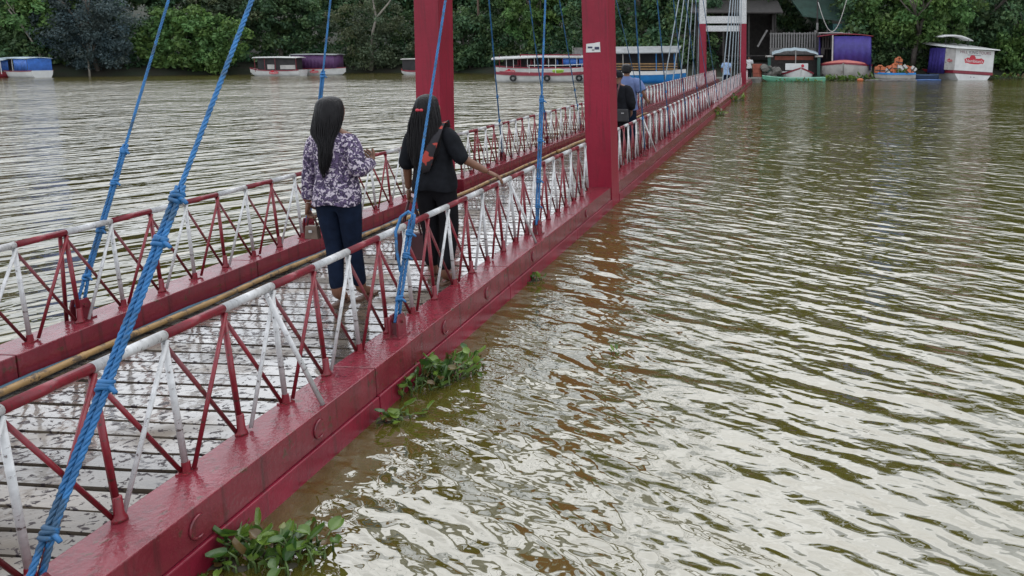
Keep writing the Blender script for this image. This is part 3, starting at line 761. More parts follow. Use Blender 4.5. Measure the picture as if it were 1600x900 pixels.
def stay(side, s, top, label, near=True, knots=(), double_to=0.2, r=0.017, eye=False, grey=False, socket=True, group="blue stay ropes of the footbridge", a=None):
    if a is None: a = -2.42 if side == "right" else -4.65
    t = thing("stay_rope", label, "rope", (0, 0, 0), -THETA, group)
    ms = GREYROPE if grey else BLUE
    foot = Vector((a, s, HG + 0.13)); d = top - foot; L = d.length; u = d.normalized()
    if socket:
        mb = MB(); prof = [(-0.05, 0.0), (0.05, 0.0), (0.05, 0.10), (0.03, 0.145), (-0.03, 0.145), (-0.05, 0.10)]
        for off in (-0.03, 0.022):
            mb.prism([Vector((a + off, s + y_, HG + z_)) for y_, z_ in prof], [Vector((a + off + 0.010, s + y_, HG + z_)) for y_, z_ in prof])
        mb.box((a, s, HG + 0.005), (0.10, 0.13, 0.01))
        mb.tube([(a - 0.045, s, HG + 0.10), (a + 0.045, s, HG + 0.10)], 0.012, 8)
        mb.build("anchor_bracket", RED, t)
    if near:
        # doubled tail: loop round the pin, lashed to the main rope with knots
        mb = MB(); e = foot + u * double_to; side_v = Vector((0.0, 1, 0)).cross(u).normalized()
        ks = sorted(knots); first = foot + u * (ks[0] if ks else 0.3)
        pin = Vector((a, s, HG + 0.10))
        laid_rope(mb, pin + side_v * 0.006 + Vector((0, -0.035, 0)), first - side_v * 0.012, r)
        laid_rope(mb, pin - side_v * 0.006 + Vector((0, 0.035, 0)), first + side_v * 0.012, r)
        laid_rope(mb, first - side_v * 0.012, e - side_v * 0.011, r)
        laid_rope(mb, first + side_v * 0.012, e + side_v * 0.011, r)
        mb.build("doubled_tail", ms, t, smooth=True)
        mb = MB(); split = foot + u * min(L, 4.5)
        laid_rope(mb, e, split, r * 0.92, 0.08)
        mb.tube([split, top], r * 0.92, 7)
        mb.build("main_rope", ms, t, smooth=True)
        if eye:
            mb = MB(); c = e; rr = 0.075
            v2 = side_v
            path = [e - u * 0.34 - v2 * 0.02, e - u * 0.2 - v2 * 0.07, e - u * 0.08 - v2 * 0.095, e + u * 0.02 - v2 * 0.075, e + u * 0.055 - v2 * 0.03, e + u * 0.03 + v2 * 0.015, e - u * 0.06 + v2 * 0.02]
            mb.tube(path, r * 0.95, 8); mb.build("eye_loop", ms, t, smooth=True)
        for kk in knots:
            mb = MB(); knot(mb, foot + u * kk, u, r * 1.55); mb.build("knot", ms, t, smooth=True)
    else:
        mb = MB(); mb.tube([Vector((a, s, HG + 0.10)), top], r, 6, caps=True); mb.build("main_rope", ms, t, smooth=True)
        if not grey:
            for kk in (0.55, 0.95):
                mb = MB(); kr = r * 1.35
                mb.ellipsoid(foot + u * kk, (kr * 1.5, kr * 1.5, kr * 2.4), 8, 6); mb.build("knot", ms, t, smooth=True)
    return t
tr, tl = tops1
stay("right", 2.0, tr, "thick doubled blue rope crossing the lower left corner, with four knots", True, (0.14, 0.60, 1.13, 1.31), 1.36, 0.0108, a=-2.335)
stay("right", 4.45, tr, "blue stay rope with an eye loop at the handrail before the woman in black", True, (0.11, 0.38, 0.53), 0.62, 0.0100, eye=True)
stay("right", 7.2, tr, "blue stay rope tied to the near railing just before the right pillar", True, (0.15, 0.40, 0.80, 1.2), 1.25, 0.0108)
stay("left", 4.56, tl, "leftmost blue stay rope, tied to the far railing", True, (0.16, 0.48, 0.82, 1.05), 1.1, 0.0105, a=-4.68)
stay("left", 7.1, tl, "blue stay rope rising beside the woman in the floral blouse", True, (0.3, 0.86, 1.45), 1.5, 0.0108, a=-4.72)
ordw = ["first", "second", "third", "fourth", "fifth", "sixth"]
for i in range(6):
    s = 13.0 + 2.85 * i
    stay("right", s, tr, f"thin blue stay rope on the near railing, {ordw[i]} beyond the near tower", False, r=0.0115)
    s = 12.2 + 2.45 * i
    stay("left", s, tl, f"thin blue stay rope on the far railing, {ordw[i]} beyond the near tower", False, r=0.011)
tr2, tl2 = tops2
for i in range(6):
    s = 28.6 + 2.35 * i
    stay("right", s, tr2, f"grey stay rope of the far tower, near railing, {ordw[5 - i]} from the tower", False, r=0.024, grey=True, socket=False, group="grey stay ropes of the far tower")
    stay("left", s, tl2, f"grey stay rope of the far tower, far railing, {ordw[5 - i]} from the tower", False, r=0.024, grey=True, socket=False, group="grey stay ropes of the far tower")

# ------------------------------------------------------------------ bamboo along the deck edge
def bamboo(s0, s1, a0, a1, r, label):
    mb = MB(); path, rad = [], []
    n = int((s1 - s0) / 0.32)
    for i in range(n + 1):
        f = i / n; s = s0 + (s1 - s0) * f; a = a0 + (a1 - a0) * f + 0.012 * math.sin(i * 1.3)
        for ds, k_ in ((-0.02, 1.0), (0, 1.18), (0.02, 1.0)):
            if 0 <= i + ds <= n: path.append(Vector((a, s + ds, ZD + r + 0.012))); rad.append(r * k_ * (1 - 0.25 * f))
    mb.tube(path, rad, 9)
    t = mb.build("bamboo_pole", BAMBOO, None, True); t.rotation_euler = (0, 0, -THETA)
    return tag(t, label, "bamboo", "bamboo poles along the deck edge")
bamboo(0.2, 3.5, -4.335, -4.38, 0.026, "nearest bamboo pole lying on the deck by the left girder")
bamboo(3.3, 8.6, -4.415, -4.405, 0.023, "long bamboo pole on the deck behind the woman in floral blouse")
bamboo(8.3, 14.5, -4.375, -4.415, 0.024, "bamboo pole on the deck between the two tower pillars")
bamboo(14.4, 24.0, -4.385, -4.405, 0.032, "farthest bamboo pole on the deck beyond the near tower")
mb = MB(); path = [Vector((-4.470, 0.0 + i * 0.4, ZD + 0.02 + 0.008 * math.sin(i * 2.1))) for i in range(24)]
mb.tube(path, 0.022, 7); hose = mb.build("hose", mat("dull_blue_hose", (0.03, 0.085, 0.13), 0.5, 0.3, 8.0), None, True); hose.rotation_euler = (0, 0, -THETA)
tag(hose, "dull blue hose lying along the foot of the left girder", "hose")

# ================================================================== PEOPLE
def hand(mb, wrist, d, palm_n, side, curl=0.5, sc=1.0, mi=0):
    """palm and five fingers; d direction of fingers, palm_n palm normal (towards palm side)"""
    d = Vector(d).normalized(); n = Vector(palm_n); n = (n - d * n.dot(d)).normalized(); w = d.cross(n) * side
    wr = Vector(wrist)
    rs = []
    for f, hw, ht in ((0, 0.022, 0.017), (0.25, 0.029, 0.018), (0.6, 0.038, 0.016), (1.0, 0.039, 0.013)):
        c = wr + d * 0.085 * f * sc
        rs.append([c + w * hw * sc * math.cos(a) + n * ht * sc * math.sin(a) for a in [2 * math.pi * k / 10 for k in range(10)]])
    mb.rings(rs, mi)
    def finger(base, dr, lens, r, cu):
        p = base; path = [p - dr * 0.012]; q = dr
        ang = 0
        for L in lens:
            ang += cu; q = (dr * math.cos(ang) + n * math.sin(ang)).normalized(); 
            path.append(p.copy()); p = p + q * L * sc
        path.append(p); mb.tube(path, [r * sc] * (len(path) - 1) + [r * 0.7 * sc], 7, mi)
    for off, L, r in ((0.030, 0.92, 0.0088), (0.0105, 1.06, 0.0092), (-0.010, 1.0, 0.0088), (-0.029, 0.78, 0.0076)):
        finger(wr + d * 0.080 * sc + w * off * sc, d, (0.040 * L, 0.026 * L, 0.020 * L), r, curl)
    td = (w * 0.75 + d * 0.65 + n * 0.2).normalized()
    finger(wr + d * 0.028 * sc + w * 0.026 * sc, td, (0.034, 0.026, 0.018), 0.0105, curl * 0.5)

def person(label, loc, rz, J, clothes, hair, sex='f', scale=1.0, detail=True, group=None):
    """J: joint positions for a figure standing at the origin and facing +Y; clothes: dict; hair: list of rings"""
    t = thing("person", label, "person", loc, rz, group); t.scale = (scale,) * 3
    k = 1.0 if sex == 'f' else 1.12
    order = ['pelvis', 'spine', 'chest', 'neck', 'skull', 'crown', 'shL', 'elL', 'wrL', 'shR', 'elR', 'wrR', 'hipL', 'knL', 'anL', 'toL', 'hipR', 'knR', 'anR', 'toR']
    rad = {'pelvis': (.135, .105), 'spine': (.115, .09), 'chest': (.135, .10), 'neck': (.048, .05), 'skull': (.066, .075), 'crown': (.062, .07),
           'sh': (.058, .058), 'el': (.042, .042), 'wr': (.028, .026), 'hip': (.092, .092), 'kn': (.060, .062), 'an': (.040, .042), 'to': (.036, .028)}
    P = {n_: Vector(J[n_]) for n_ in order}; ix = {n_: i for i, n_ in enumerate(order)}
    ed = [('pelvis', 'spine'), ('spine', 'chest'), ('chest', 'neck'), ('neck', 'skull'), ('skull', 'crown')]
    for sd in 'LR': ed += [('chest', 'sh' + sd), ('sh' + sd, 'el' + sd), ('el' + sd, 'wr' + sd), ('pelvis', 'hip' + sd), ('hip' + sd, 'kn' + sd), ('kn' + sd, 'an' + sd), ('an' + sd, 'to' + sd)]
    def rr(n_): 
        q = rad.get(n_) or rad[n_[:-1]]; return (q[0] * k, q[1] * k)
    vs, fs = skin_mesh([P[n_] for n_ in order], [(ix[a_], ix[b_]) for a_, b_ in ed], [rr(n_) for n_ in order], 2, 0)
    mb = MB(); mb.add(vs, fs, 0)
    # face: brow, nose, eyes, mouth, ears on the far (front) side of the head
    H = (P['skull'] + P['crown']) / 2; yaw = J.get('yaw', 0.0)
    Rz = Matrix.Rotation(yaw, 3, 'Z')
    def hp(x, y, z): return H + Rz @ Vector((x, y, z))
    mb.ellipsoid(hp(0, 0.01, 0.0), (0.074, 0.090, 0.108), 16, 12, 0, Rz)
    mb.ellipsoid(hp(0, 0.055, -0.055), (0.045, 0.042, 0.05), 12, 8, 0, Rz)
    mb.tube([hp(0, 0.096, 0.012), hp(0, 0.112, -0.022), hp(0, 0.098, -0.032)], [0.008, 0.014, 0.010], 7)
    for sg in (-1, 1):
        mb.ellipsoid(hp(sg * 0.031, 0.088, 0.012), (0.014, 0.009, 0.007), 8, 6, 1, Rz)
        mb.ellipsoid(hp(sg * 0.079, 0.005, -0.005), (0.010, 0.018, 0.030), 8, 6, 0, Rz)
    mb.ellipsoid(hp(0, 0.094, -0.062), (0.022, 0.008, 0.007), 8, 6, 0, Rz)
    if detail:
        for sd, sg in (('L', -1), ('R', 1)):
            d = J.get('hand' + sd) or (P['wr' + sd] - P['el' + sd])
            hand(mb, P['wr' + sd], d, J.get('palm' + sd, (-sg, 0.2, 0)), sg * J.get('flip' + sd, 1), J.get('curl' + sd, 0.45), 1.0 * (1.0 if sex == 'f' else 1.1))
    mb.build("body", [SKIN, EYE], t, smooth=True)
    # top
    def elong(a_, b_, f): return P[a_].lerp(P[b_], f)
    sl = clothes.get('sleeve', 0.9)      # fraction elbow->wrist, negative for above the elbow
    names, pts, rads, edges = [], [], [], []
    def addp(p, r): pts.append(p); rads.append(r if hasattr(r, "__len__") else (r, r)); return len(pts) - 1
    ex = clothes.get('loose', 0.02)
    hemz = clothes['hem']; hx = P['pelvis'].x
    hr, wr_, cr = clothes.get('hemr', .185) * k, clothes.get('waistr', .155) * k, clothes.get('chestr', .17) * k
    zs_, zc_ = P['spine'].z, P['chest'].z; zt = P['neck'].z
    def cxat(z): return float(np.interp(z, [P['pelvis'].z, zs_, zc_, zt], [P['pelvis'].x, P['spine'].x, P['chest'].x, P['neck'].x]))
    prof = [(hemz, hr * .985, .150), (hemz + .012, hr, .152), (hemz + .06, hr * .995, .15), (hemz + .13, (hr + wr_) / 2, .138), (zs_, wr_, .122), ((zs_ + zc_) / 2, (wr_ + cr) / 2, .125), (zc_ - .03, cr, .130),
            (zc_ + .055, cr * 1.04, .118), (zc_ + .095, cr * .92, .10), (zc_ + .122, cr * .68, .085), (zt - .012, cr * .44, .072), (zt + .012, cr * .36, .066)]
    sm = MB(); SG = 36; rs = []
    for z, rx, ry in prof:
        fl = 1.0 if z > hemz + .2 else (hemz + .2 - z) / .2
        rs.append([Vector((cxat(z) + rx * math.cos(a) * (1 + (.030 * fl * math.sin(a * 7 + 1) if z < hemz + .2 else 0)), P['spine'].y + ry * k * math.sin(a) * (1 + (.04 * fl * math.sin(a * 5) if z < hemz + .2 else 0)), z + (.012 * math.sin(a * 3) if z <= hemz + .012 else 0))) for a in [2 * math.pi * q / SG for q in range(SG)]])
    sm.rings(rs, caps=False)
    for sd in 'LR':
        sh, el = P['sh' + sd], P['el' + sd]; inner = sh.lerp(P['chest'] + Vector((0, 0, .03)), .45)
        if sl >= 0:
            wq = elong('el' + sd, 'wr' + sd, sl)
            path = [inner, sh, sh.lerp(el, .33), sh.lerp(el, .66), el.lerp(sh, .1) , el, el.lerp(wq, .12), el.lerp(wq, .5), wq.lerp(el, .04), wq]
            rad_ = [.075, .070 + ex * .6, .066 + ex, .058 + ex, .053 + ex, .052 + ex, .050 + ex, .046 + ex, .042 + ex, .036 + ex]
        else:
            wq = elong('sh' + sd, 'el' + sd, 1 + sl); path = [inner, sh, sh.lerp(wq, .5), wq]; rad_ = [.075, .07 + ex * .6, .066 + ex, .058 + ex]
        sm.tube(path, [r_ * k for r_ in rad_], 14, caps=False)
    vs, fs = sm.v, sm.f; vs = [Vector(v) for v in vs]
    # cloth folds: small wobble of the surface
    out = []
    for v in vs:
        f = 0.005 * math.sin(v.z * 46 + v.x * 31) + 0.004 * math.sin(v.x * 58 - v.z * 22 + v.y * 30)
        c = Vector((P['spine'].x, P['spine'].y, v.z)); o_ = (v - c); 
        out.append(v + (o_.normalized() * f if o_.length > 1e-4 else Vector()))
    mb = MB(); mb.add(out, fs); so_ = mb.build("shirt", clothes['shirt'], t, smooth=True)
    sf = so_.modifiers.new("thick", 'SOLIDIFY'); sf.thickness = 0.006
    if detail:
        sb_ = so_.modifiers.new("sub", 'SUBSURF'); sb_.levels = 1; sb_.render_levels = 1
    # trousers
    pts, rads, edges = [], [], []
    i0 = addp(P['pelvis'] + Vector((0, 0, 0.10)), (.145 * k, .11 * k)); i1 = addp(P['pelvis'], (.145 * k, .12 * k)); edges.append((i0, i1))
    tl_ = clothes.get('leg', 1.0)
    for sd in 'LR':
        a1 = addp(P['hip' + sd], (.096 * k, .106 * k)); a2 = addp(P['kn' + sd], clothes.get('kneer', .078) * k); a3 = addp(P['kn' + sd].lerp(P['an' + sd], 0.93 * tl_), clothes.get('cuffr', .062) * k)
        edges += [(i1, a1), (a1, a2), (a2, a3)]
    vs, fs = skin_mesh(pts, edges, rads, 2, 1)
    mb = MB(); mb.add(vs, fs); mb.build("trousers", clothes['trousers'], t, smooth=True)
    # sandals
    for sd in 'LR':
        a_, b_ = P['an' + sd], P['to' + sd]; dv = (b_ - a_); dv.z = 0; dv.normalize(); wv = Vector((dv.y, -dv.x, 0))
        heel = Vector((a_.x, a_.y, 0)) - dv * 0.06; rs = []
        for f, hw in ((0, 0.026), (0.06, 0.033), (0.14, 0.034), (0.20, 0.043), (0.245, 0.034), (0.262, 0.016)):
            c = heel + dv * f; rs.append([c + wv * hw, c + wv * hw + Vector((0, 0, 0.022)), c - wv * hw + Vector((0, 0, 0.022)), c - wv * hw])
        mb = MB(); mb.rings(rs); mb.tube([heel + dv * 0.16 + wv * 0.042 + Vector((0, 0, 0.01)), heel + dv * 0.15 + Vector((0, 0, 0.075)), heel + dv * 0.16 - wv * 0.042 + Vector((0, 0, 0.01))], 0.011, 6)
        mb.build("sandal", SHOE, t, smooth=False)
    # hair
    if hair:
        mb = MB(); rs = []
        for (z, cx, cy, rx, ry) in hair:
            rs.append([Vector((cx + rx * math.cos(a) * (1 + 0.035 * math.sin(a * 9 + z * 20)), cy + ry * math.sin(a) * (1 + 0.03 * math.sin(a * 7 - z * 13)), z)) for a in [2 * math.pi * q / 28 for q in range(28)]])
        mb.rings(rs)
        if len(hair) > 9 and hair[-1][0] < 1.2:
            low = [h_ for h_ in hair if h_[0] < 1.585]
            for q in range(70):
                a = math.pi * 1.5 + random.uniform(-1.75, 1.75); wob = random.uniform(0, 6); path, rr_ = [], []
                stop = random.randint(max(3, len(low) - 5), len(low))
                for q2, (z, cx, cy, rx, ry) in enumerate(low[:stop]):
                    em = .003 - .013 * max(0, 1 - q2 / 3)
                    path.append(Vector((cx + (rx + em) * math.cos(a) + (.004 * math.sin(z * 14 + wob) if q2 > 1 else 0), cy + (ry + em) * math.sin(a), z))); rr_.append(.0052 * (1 - .6 * q2 / stop))
                z, cx, cy, rx, ry = low[stop - 1]; path.append(path[-1] + Vector((random.uniform(-.012, .012), 0, -random.uniform(.02, .05)))); rr_.append(.001)
                mb.tube(path, rr_, 5)
        h = mb.build("hair", clothes.get('hairm', HAIR), t, smooth=True)
        ss = h.modifiers.new("d", 'SUBSURF'); ss.levels = 1; ss.render_levels = 1
    return t
def figure(h=1.60, wide=1.0, dx=0.0, shw=0.165, **over):
    s = h / 1.60
    J = dict(pelvis=(dx * .5, 0, .88), spine=(dx * .6, 0, 1.02), chest=(dx * .8, 0, 1.22), neck=(dx, .0, 1.365), skull=(dx, .02, 1.455), crown=(dx, .02, 1.535),
             shL=(dx * .8 - shw, 0, 1.285), elL=(dx * .8 - shw - .05, -.02, 1.02), wrL=(dx * .8 - shw - .06, .04, .80),
             shR=(dx * .8 + shw, 0, 1.285), elR=(dx * .8 + shw + .05, -.02, 1.02), wrR=(dx * .8 + shw + .06, .04, .80),
             hipL=(dx * .4 - .085, 0, .80), knL=(-.085, .03, .46), anL=(-.085, -.02, .085), toL=(-.09, .11, .035),
             hipR=(dx * .4 + .085, 0, .80), knR=(.085, .03, .46), anR=(.085, -.02, .085), toR=(.10, .11, .035))
    for n_, v in over.items(): J[n_] = v
    out = {}
    for n_, v in J.items():
        out[n_] = tuple(c * s for c in v) if (isinstance(v, tuple) and n_[:4] not in ('hand', 'palm')) else v
    return out
def foot_at(x, y): 
    return gp(x, y, ZD)

# woman in floral blouse
w1 = foot_at(541, 476)
J1 = figure(1.61, dx=-0.015, shw=.130, elL=(-.195, -.02, 1.04), wrL=(-.235, -.01, .80), elR=(.200, -.05, 1.05), wrR=(.185, .17, 1.09), handR=(-.5, .8, .25), palmR=(-.6, -.2, .6), curlR=0.6, curlL=0.75, palmL=(1, .2, 0),
            anL=(-.050, -.03, .085), knL=(-.068, .02, .46), toL=(-.05, .10, .035), knR=(.065, .03, .47), anR=(.060, .12, .085), toR=(.068, .25, .035), yaw=-0.15)
hair1 = [(z_, x_ + .04, y_, a_, b_) for z_, x_, y_, a_, b_ in [(1.617, -.055, .005, .012, .012), (1.612, -.056, .003, .040, .045), (1.598, -.057, 0, .070, .080), (1.57, -.058, -.005, .092, .102), (1.52, -.058, -.012, .101, .108), (1.46, -.058, -.03, .105, .10), (1.40, -.062, -.05, .102, .085), (1.35, -.072, -.075, .100, .062), (1.315, -.066, -.095, .075, .045), (1.27, -.045, -.115, .050, .034), (1.20, -.045, -.125, .047, .030), (1.13, -.053, -.13, .040, .027), (1.08, -.063, -.13, .026, .020), (1.04, -.068, -.13, .006, .006)]]
P1 = person("woman with long black hair in a purple floral blouse and dark jeans walking away", w1, -THETA + 0.03, J1,
            dict(shirt=FLORAL, trousers=JEANS, hem=0.80, hemr=.180, waistr=.150, chestr=.150, sleeve=0.86, loose=0.010, kneer=.070, cuffr=.052), hair1)
def local(o, v): return o.matrix_basis @ Vector(v)
bpy.context.view_layer.update()
# woman in black
w2 = foot_at(692, 440)
J2 = figure(1.585, dx=-0.05, shw=.142, elL=(-.245, -.03, 1.03), wrL=(-.27, .02, .80), elR=(.225, -.02, 1.085), wrR=(.405, .10, .945), handR=(.75, .35, -.42), palmR=(-.1, .1, -1), curlR=0.35, curlL=0.8, palmL=(1, .2, 0),
            anL=(-.11, .05, .085), knL=(-.10, .05, .47), toL=(-.12, .19, .035), anR=(.06, -.10, .085), knR=(.075, .03, .46), toR=(.075, .02, .035), yaw=0.1)
hair2 = [(z_, x_ + .035, y_, a_, b_) for z_, x_, y_, a_, b_ in [(1.60, -.09, .005, .012, .012), (1.595, -.09, .003, .038, .042), (1.58, -.09, 0, .066, .076), (1.555, -.09, -.005, .086, .098), (1.50, -.09, -.014, .097, .106), (1.44, -.088, -.035, .112, .098), (1.37, -.088, -.06, .132, .082), (1.29, -.085, -.085, .142, .062), (1.20, -.085, -.11, .138, .046), (1.11, -.09, -.125, .120, .036), (1.03, -.095, -.13, .090, .028), (0.97, -.10, -.13, .045, .018)]]
P2 = person("woman with long hair all in black with a red hair clip, hand on the railing", w2, -THETA, J2,
            dict(shirt=BLACKCLOTH, trousers=BLACKTROUSER, hem=0.80, hemr=.192, waistr=.165, chestr=.160, sleeve=0.15, loose=0.014, kneer=.078, cuffr=.068), hair2)
mb = MB()
for sg in (-1, 1): mb.ellipsoid((-.065 + sg * .017, -.125, 1.475), (.017, .010, .013), 8, 6)
mb.ellipsoid((-.065, -.13, 1.475), (.008, .009, .009), 8, 6); mb.build("hair_clip", CLIP, P2, True)
mb = MB()   # scarf hanging over the right shoulder
rs = []
for (x, y, z, w, th) in ((.035, .09, 1.30, .06, .014), (.055, .03, 1.365, .06, .014), (.06, -.06, 1.345, .055, .013), (.055, -.125, 1.27, .055, .012), (.035, -.155, 1.18, .05, .012), (.005, -.165, 1.10, .055, .012), (-.01, -.165, 1.03, .05, .010), (-.02, -.16, .97, .03, .008)):
    rs.append([Vector((x + w * math.cos(a), y + th * math.sin(a), z + 0.35 * w * math.cos(a))) for a in [2 * math.pi * q / 10 for q in range(10)]])
mb.rings(rs); mb.build("scarf", SCARF, P2, True)

# bags
hz = local(P1, (J1['wrL'][0] + .005, J1['wrL'][1] + .02, J1['wrL'][2] - 0.10))
t = thing("purse", "small tan box purse in the left hand of the floral-blouse woman", "purse", hz + Vector((0, 0, -0.185)), -THETA); t.scale = (.85, .85, .9)
mb = MB(); mb.prism([Vector((-.065, -.03, 0)), Vector((.065, -.03, 0)), Vector((.065, .03, 0)), Vector((-.065, .03, 0))], [Vector((-.055, -.024, .115)), Vector((.055, -.024, .115)), Vector((.055, .024, .115)), Vector((-.055, .024, .115))]); mb.build("body", TANBAG, t, bevel=0.008)
mb = MB(); mb.tube([(-.045, 0, .112), (-.035, 0, .17), (0, 0, .205), (.035, 0, .17), (.045, 0, .112)], 0.007, 7); mb.build("handle", MAROONBAG, t, True)
mb = MB(); mb.box((0, -.034, .07), (.03, .006, .02)); mb.build("clasp", WHITE, t)
hz = local(P2, (J2['wrL'][0], J2['wrL'][1] + .02, J2['wrL'][2] - 0.095))
t = thing("tote_bag", "dark maroon tote bag hanging from the left hand of the woman in black", "bag", hz + Vector((0, 0, -0.52)), -THETA + 0.1)
mb = MB(); mb.prism([Vector((-.15, -.05, 0)), Vector((.15, -.05, 0)), Vector((.15, .05, 0)), Vector((-.15, .05, 0))], [Vector((-.13, -.03, .24)), Vector((.13, -.03, .24)), Vector((.13, .03, .24)), Vector((-.13, .03, .24))]); mb.build("body", MAROONBAG, t, bevel=0.015)
for sg in (-1, 1):
    mb = MB(); mb.tube([(-.085, sg * .028, .22), (-.06, sg * .022, .36), (-.012, sg * .008, .515), (.012, sg * .008, .515), (.06, sg * .022, .36), (.085, sg * .028, .22)], 0.008, 7); mb.build("handle", MAROONBAG, t, True)

# man in black with cap and sling bag, man in blue shirt
def at_depth(x, Z, z=ZD):
    Y = (Z - (CAM_H - z) * SP) / CP
    return Vector(((x - CX) / 1200.0 * Z, Y, z))
m1 = at_depth(967, 14.2)
J3 = figure(1.60, dx=0, shw=.185, elR=(.25, -.02, 1.02), wrR=(.22, .14, .86), elL=(-.25, .0, 1.02), wrL=(-.22, .14, .88))
cap = [(1.615, 0, .01, .015, .015), (1.61, 0, .01, .05, .055), (1.59, 0, .01, .085, .095), (1.55, 0, .01, .100, .112), (1.50, 0, .008, .104, .116), (1.485, 0, .008, .100, .11)]
P3 = person("man in black shirt and black cap with a sling bag behind the right pillar", m1, -THETA, J3,
            dict(shirt=BLACKCLOTH, trousers=BLACKTROUSER, hem=0.76, hemr=.20, waistr=.185, chestr=.19, sleeve=0.5, loose=0.03, kneer=.08, cuffr=.07, hairm=BLACKCLOTH), cap, 'm')
mb = MB(); mb.box((-.01, -.122, 1.50), (.05, .012, .022)); mb.build("cap_strap", WHITE, P3)
t = thing("sling_bag", "black sling bag on the hip of the man in the black cap", "bag", m1, -THETA)
mb = MB(); mb.prism([Vector((-.02, -.25, .70)), Vector((.24, -.25, .70)), Vector((.24, -.16, .70)), Vector((-.02, -.16, .70))], [Vector((.0, -.24, .93)), Vector((.23, -.24, .93)), Vector((.23, -.17, .93)), Vector((.0, -.17, .93))]); mb.build("body", mat("black_nylon", (0.018, 0.018, 0.02), 0.5, 0.3, 9), t, bevel=0.02)
mb = MB(); mb.tube([(.02, -.20, .92), (.02, -.215, 1.1), (.05, -.20, 1.28), (.07, -.10, 1.40)], 0.016, 6); mb.build("strap", MAROONBAG, t)
mb = MB(); mb.box((.14, -.262, .86), (.05, .006, .014)); mb.build("badge", WHITE, t)
m2 = at_depth(981, 15.3)
J4 = figure(1.72, dx=0, shw=.19, elR=(.30, -.02, 1.06), wrR=(.34, .12, .93), handR=(.3, .8, -.4))
hair4 = [(1.722, 0, .02, .012, .012), (1.715, 0, .02, .05, .055), (1.695, 0, .018, .085, .095), (1.655, 0, .012, .100, .108), (1.60, 0, .0, .100, .104), (1.555, 0, -.015, .090, .088), (1.53, 0, -.025, .07, .07)]
P4 = person("bareheaded man in a lilac blue shirt with his arm on the railing", m2, -THETA, J4,
            dict(shirt=BLUESHIRT, trousers=JEANS, hem=0.82, hemr=.19, waistr=.18, chestr=.185, sleeve=-0.15, loose=0.03), hair4, 'm')
# two small figures at the far end
def far_hair(h): return [(h + .005, 0, .02, .012, .012), (h - .02, 0, .018, .085, .095), (h - .07, 0, .012, .100, .108), (h - .15, 0, -.01, .095, .09), (h - .19, 0, -.02, .07, .07)]
pf = B(-3.35, 43.2, ZD)
person("far-off person in pale blue standing between the far tower legs", pf, -THETA, figure(1.62, shw=.18),
       dict(shirt=mat("pale_blue_cloth", (0.25, 0.36, 0.55), 0.8, 0.3, 12), trousers=JEANS, hem=0.70, hemr=.2, sleeve=-0.2), far_hair(1.62), 'f', detail=False)
# ================================================================== BOATS
def hull(mb, L, W, H, draft=0.15, bow=0.35, rise=0.25, stern=0.85, n=14, mi=0, flare=0.75):
    """open shell along X, bow at +X; returns gunwale stations"""
    secs, gun = [], []
    for i in range(n + 1):
        f = i / n
        if f < 0.25: w = W / 2 * (stern + (1 - stern) * math.sin(f / 0.25 * math.pi / 2))
        elif f > 1 - bow: q = (f - (1 - bow)) / bow; w = W / 2 * max(0.03, math.cos(q * math.pi / 2) ** 0.75)
        else: w = W / 2
        x = -L / 2 + L * f; h = H + rise * (max(0, f - 0.5) * 2) ** 2 + rise * 0.25 * (max(0, 0.3 - f) / 0.3) ** 2
        bx = x - (0.12 * L * max(0, f - 0.8) / 0.2 if f > 0.8 else 0)
        secs.append([Vector((x, w, h)), Vector((x - 0.02, w * (flare + .18), h * 0.45)), Vector((bx, w * flare * 0.9, -draft)), Vector((bx, -w * flare * 0.9, -draft)), Vector((x - 0.02, -w * (flare + .18), h * 0.45)), Vector((x, -w, h))])
        gun.append((x, w, h))
    mb.rings(secs, mi, caps=False, closed=False)
    mb.add(secs[0], [tuple(range(6))], mi); mb.add(secs[-1], [tuple(range(5, -1, -1))], mi)
    # inner floor
    mb.add([Vector((x, w * 0.9, 0.12)) for x, w, h in gun] + [Vector((x, -w * 0.9, 0.12)) for x, w, h in gun], [(i, i + 1, n + 2 + i, n + 1 + i) for i in range(n)], mi)
    return gun
def gunwale(mb, gun, t=0.05, hgt=0.09, mi=0, off=0.0):
    for sg in (-1, 1):
        rs = []
        for x, w, h in gun:
            y = sg * (w + 0.012); z = h + off
            rs.append([Vector((x, y + sg * t / 2, z - hgt)), Vector((x, y + sg * t / 2, z + 0.02)), Vector((x, y - sg * t, z + 0.02)), Vector((x, y - sg * t, z - hgt * .2))])
        mb.rings(rs, mi)
def arch_roof(mb, x0, x1, W, z, camber=0.18, t=0.05, mi=0, tilt=0.0, n=8):
    rs = []
    for x, dz in ((x0, 0), ((x0 + x1) / 2, 0.03), (x1, tilt)):
        top = [Vector((x, -W / 2 + W * i / n, z + dz + camber * (1 - (2 * i / n - 1) ** 2))) for i in range(n + 1)]
        rs.append(top + [v - Vector((0, 0, t)) for v in reversed(top)])
    mb.rings(rs, mi)
def curtain(mb, x0, x1, y, z0, z1, waves=7, amp=0.04, t=0.012, mi=0):
    n = max(8, int(waves * 6)); fr = []
    for i in range(n + 1):
        x = x0 + (x1 - x0) * i / n; yy = y + amp * math.sin(i / n * waves * 2 * math.pi) + random.uniform(-.008, .008)
        fr.append([Vector((x, yy - t / 2, z0)), Vector((x, yy + t / 2, z0)), Vector((x, y + t / 2, z1)), Vector((x, y - t / 2, z1))])
    mb.rings(fr, mi)
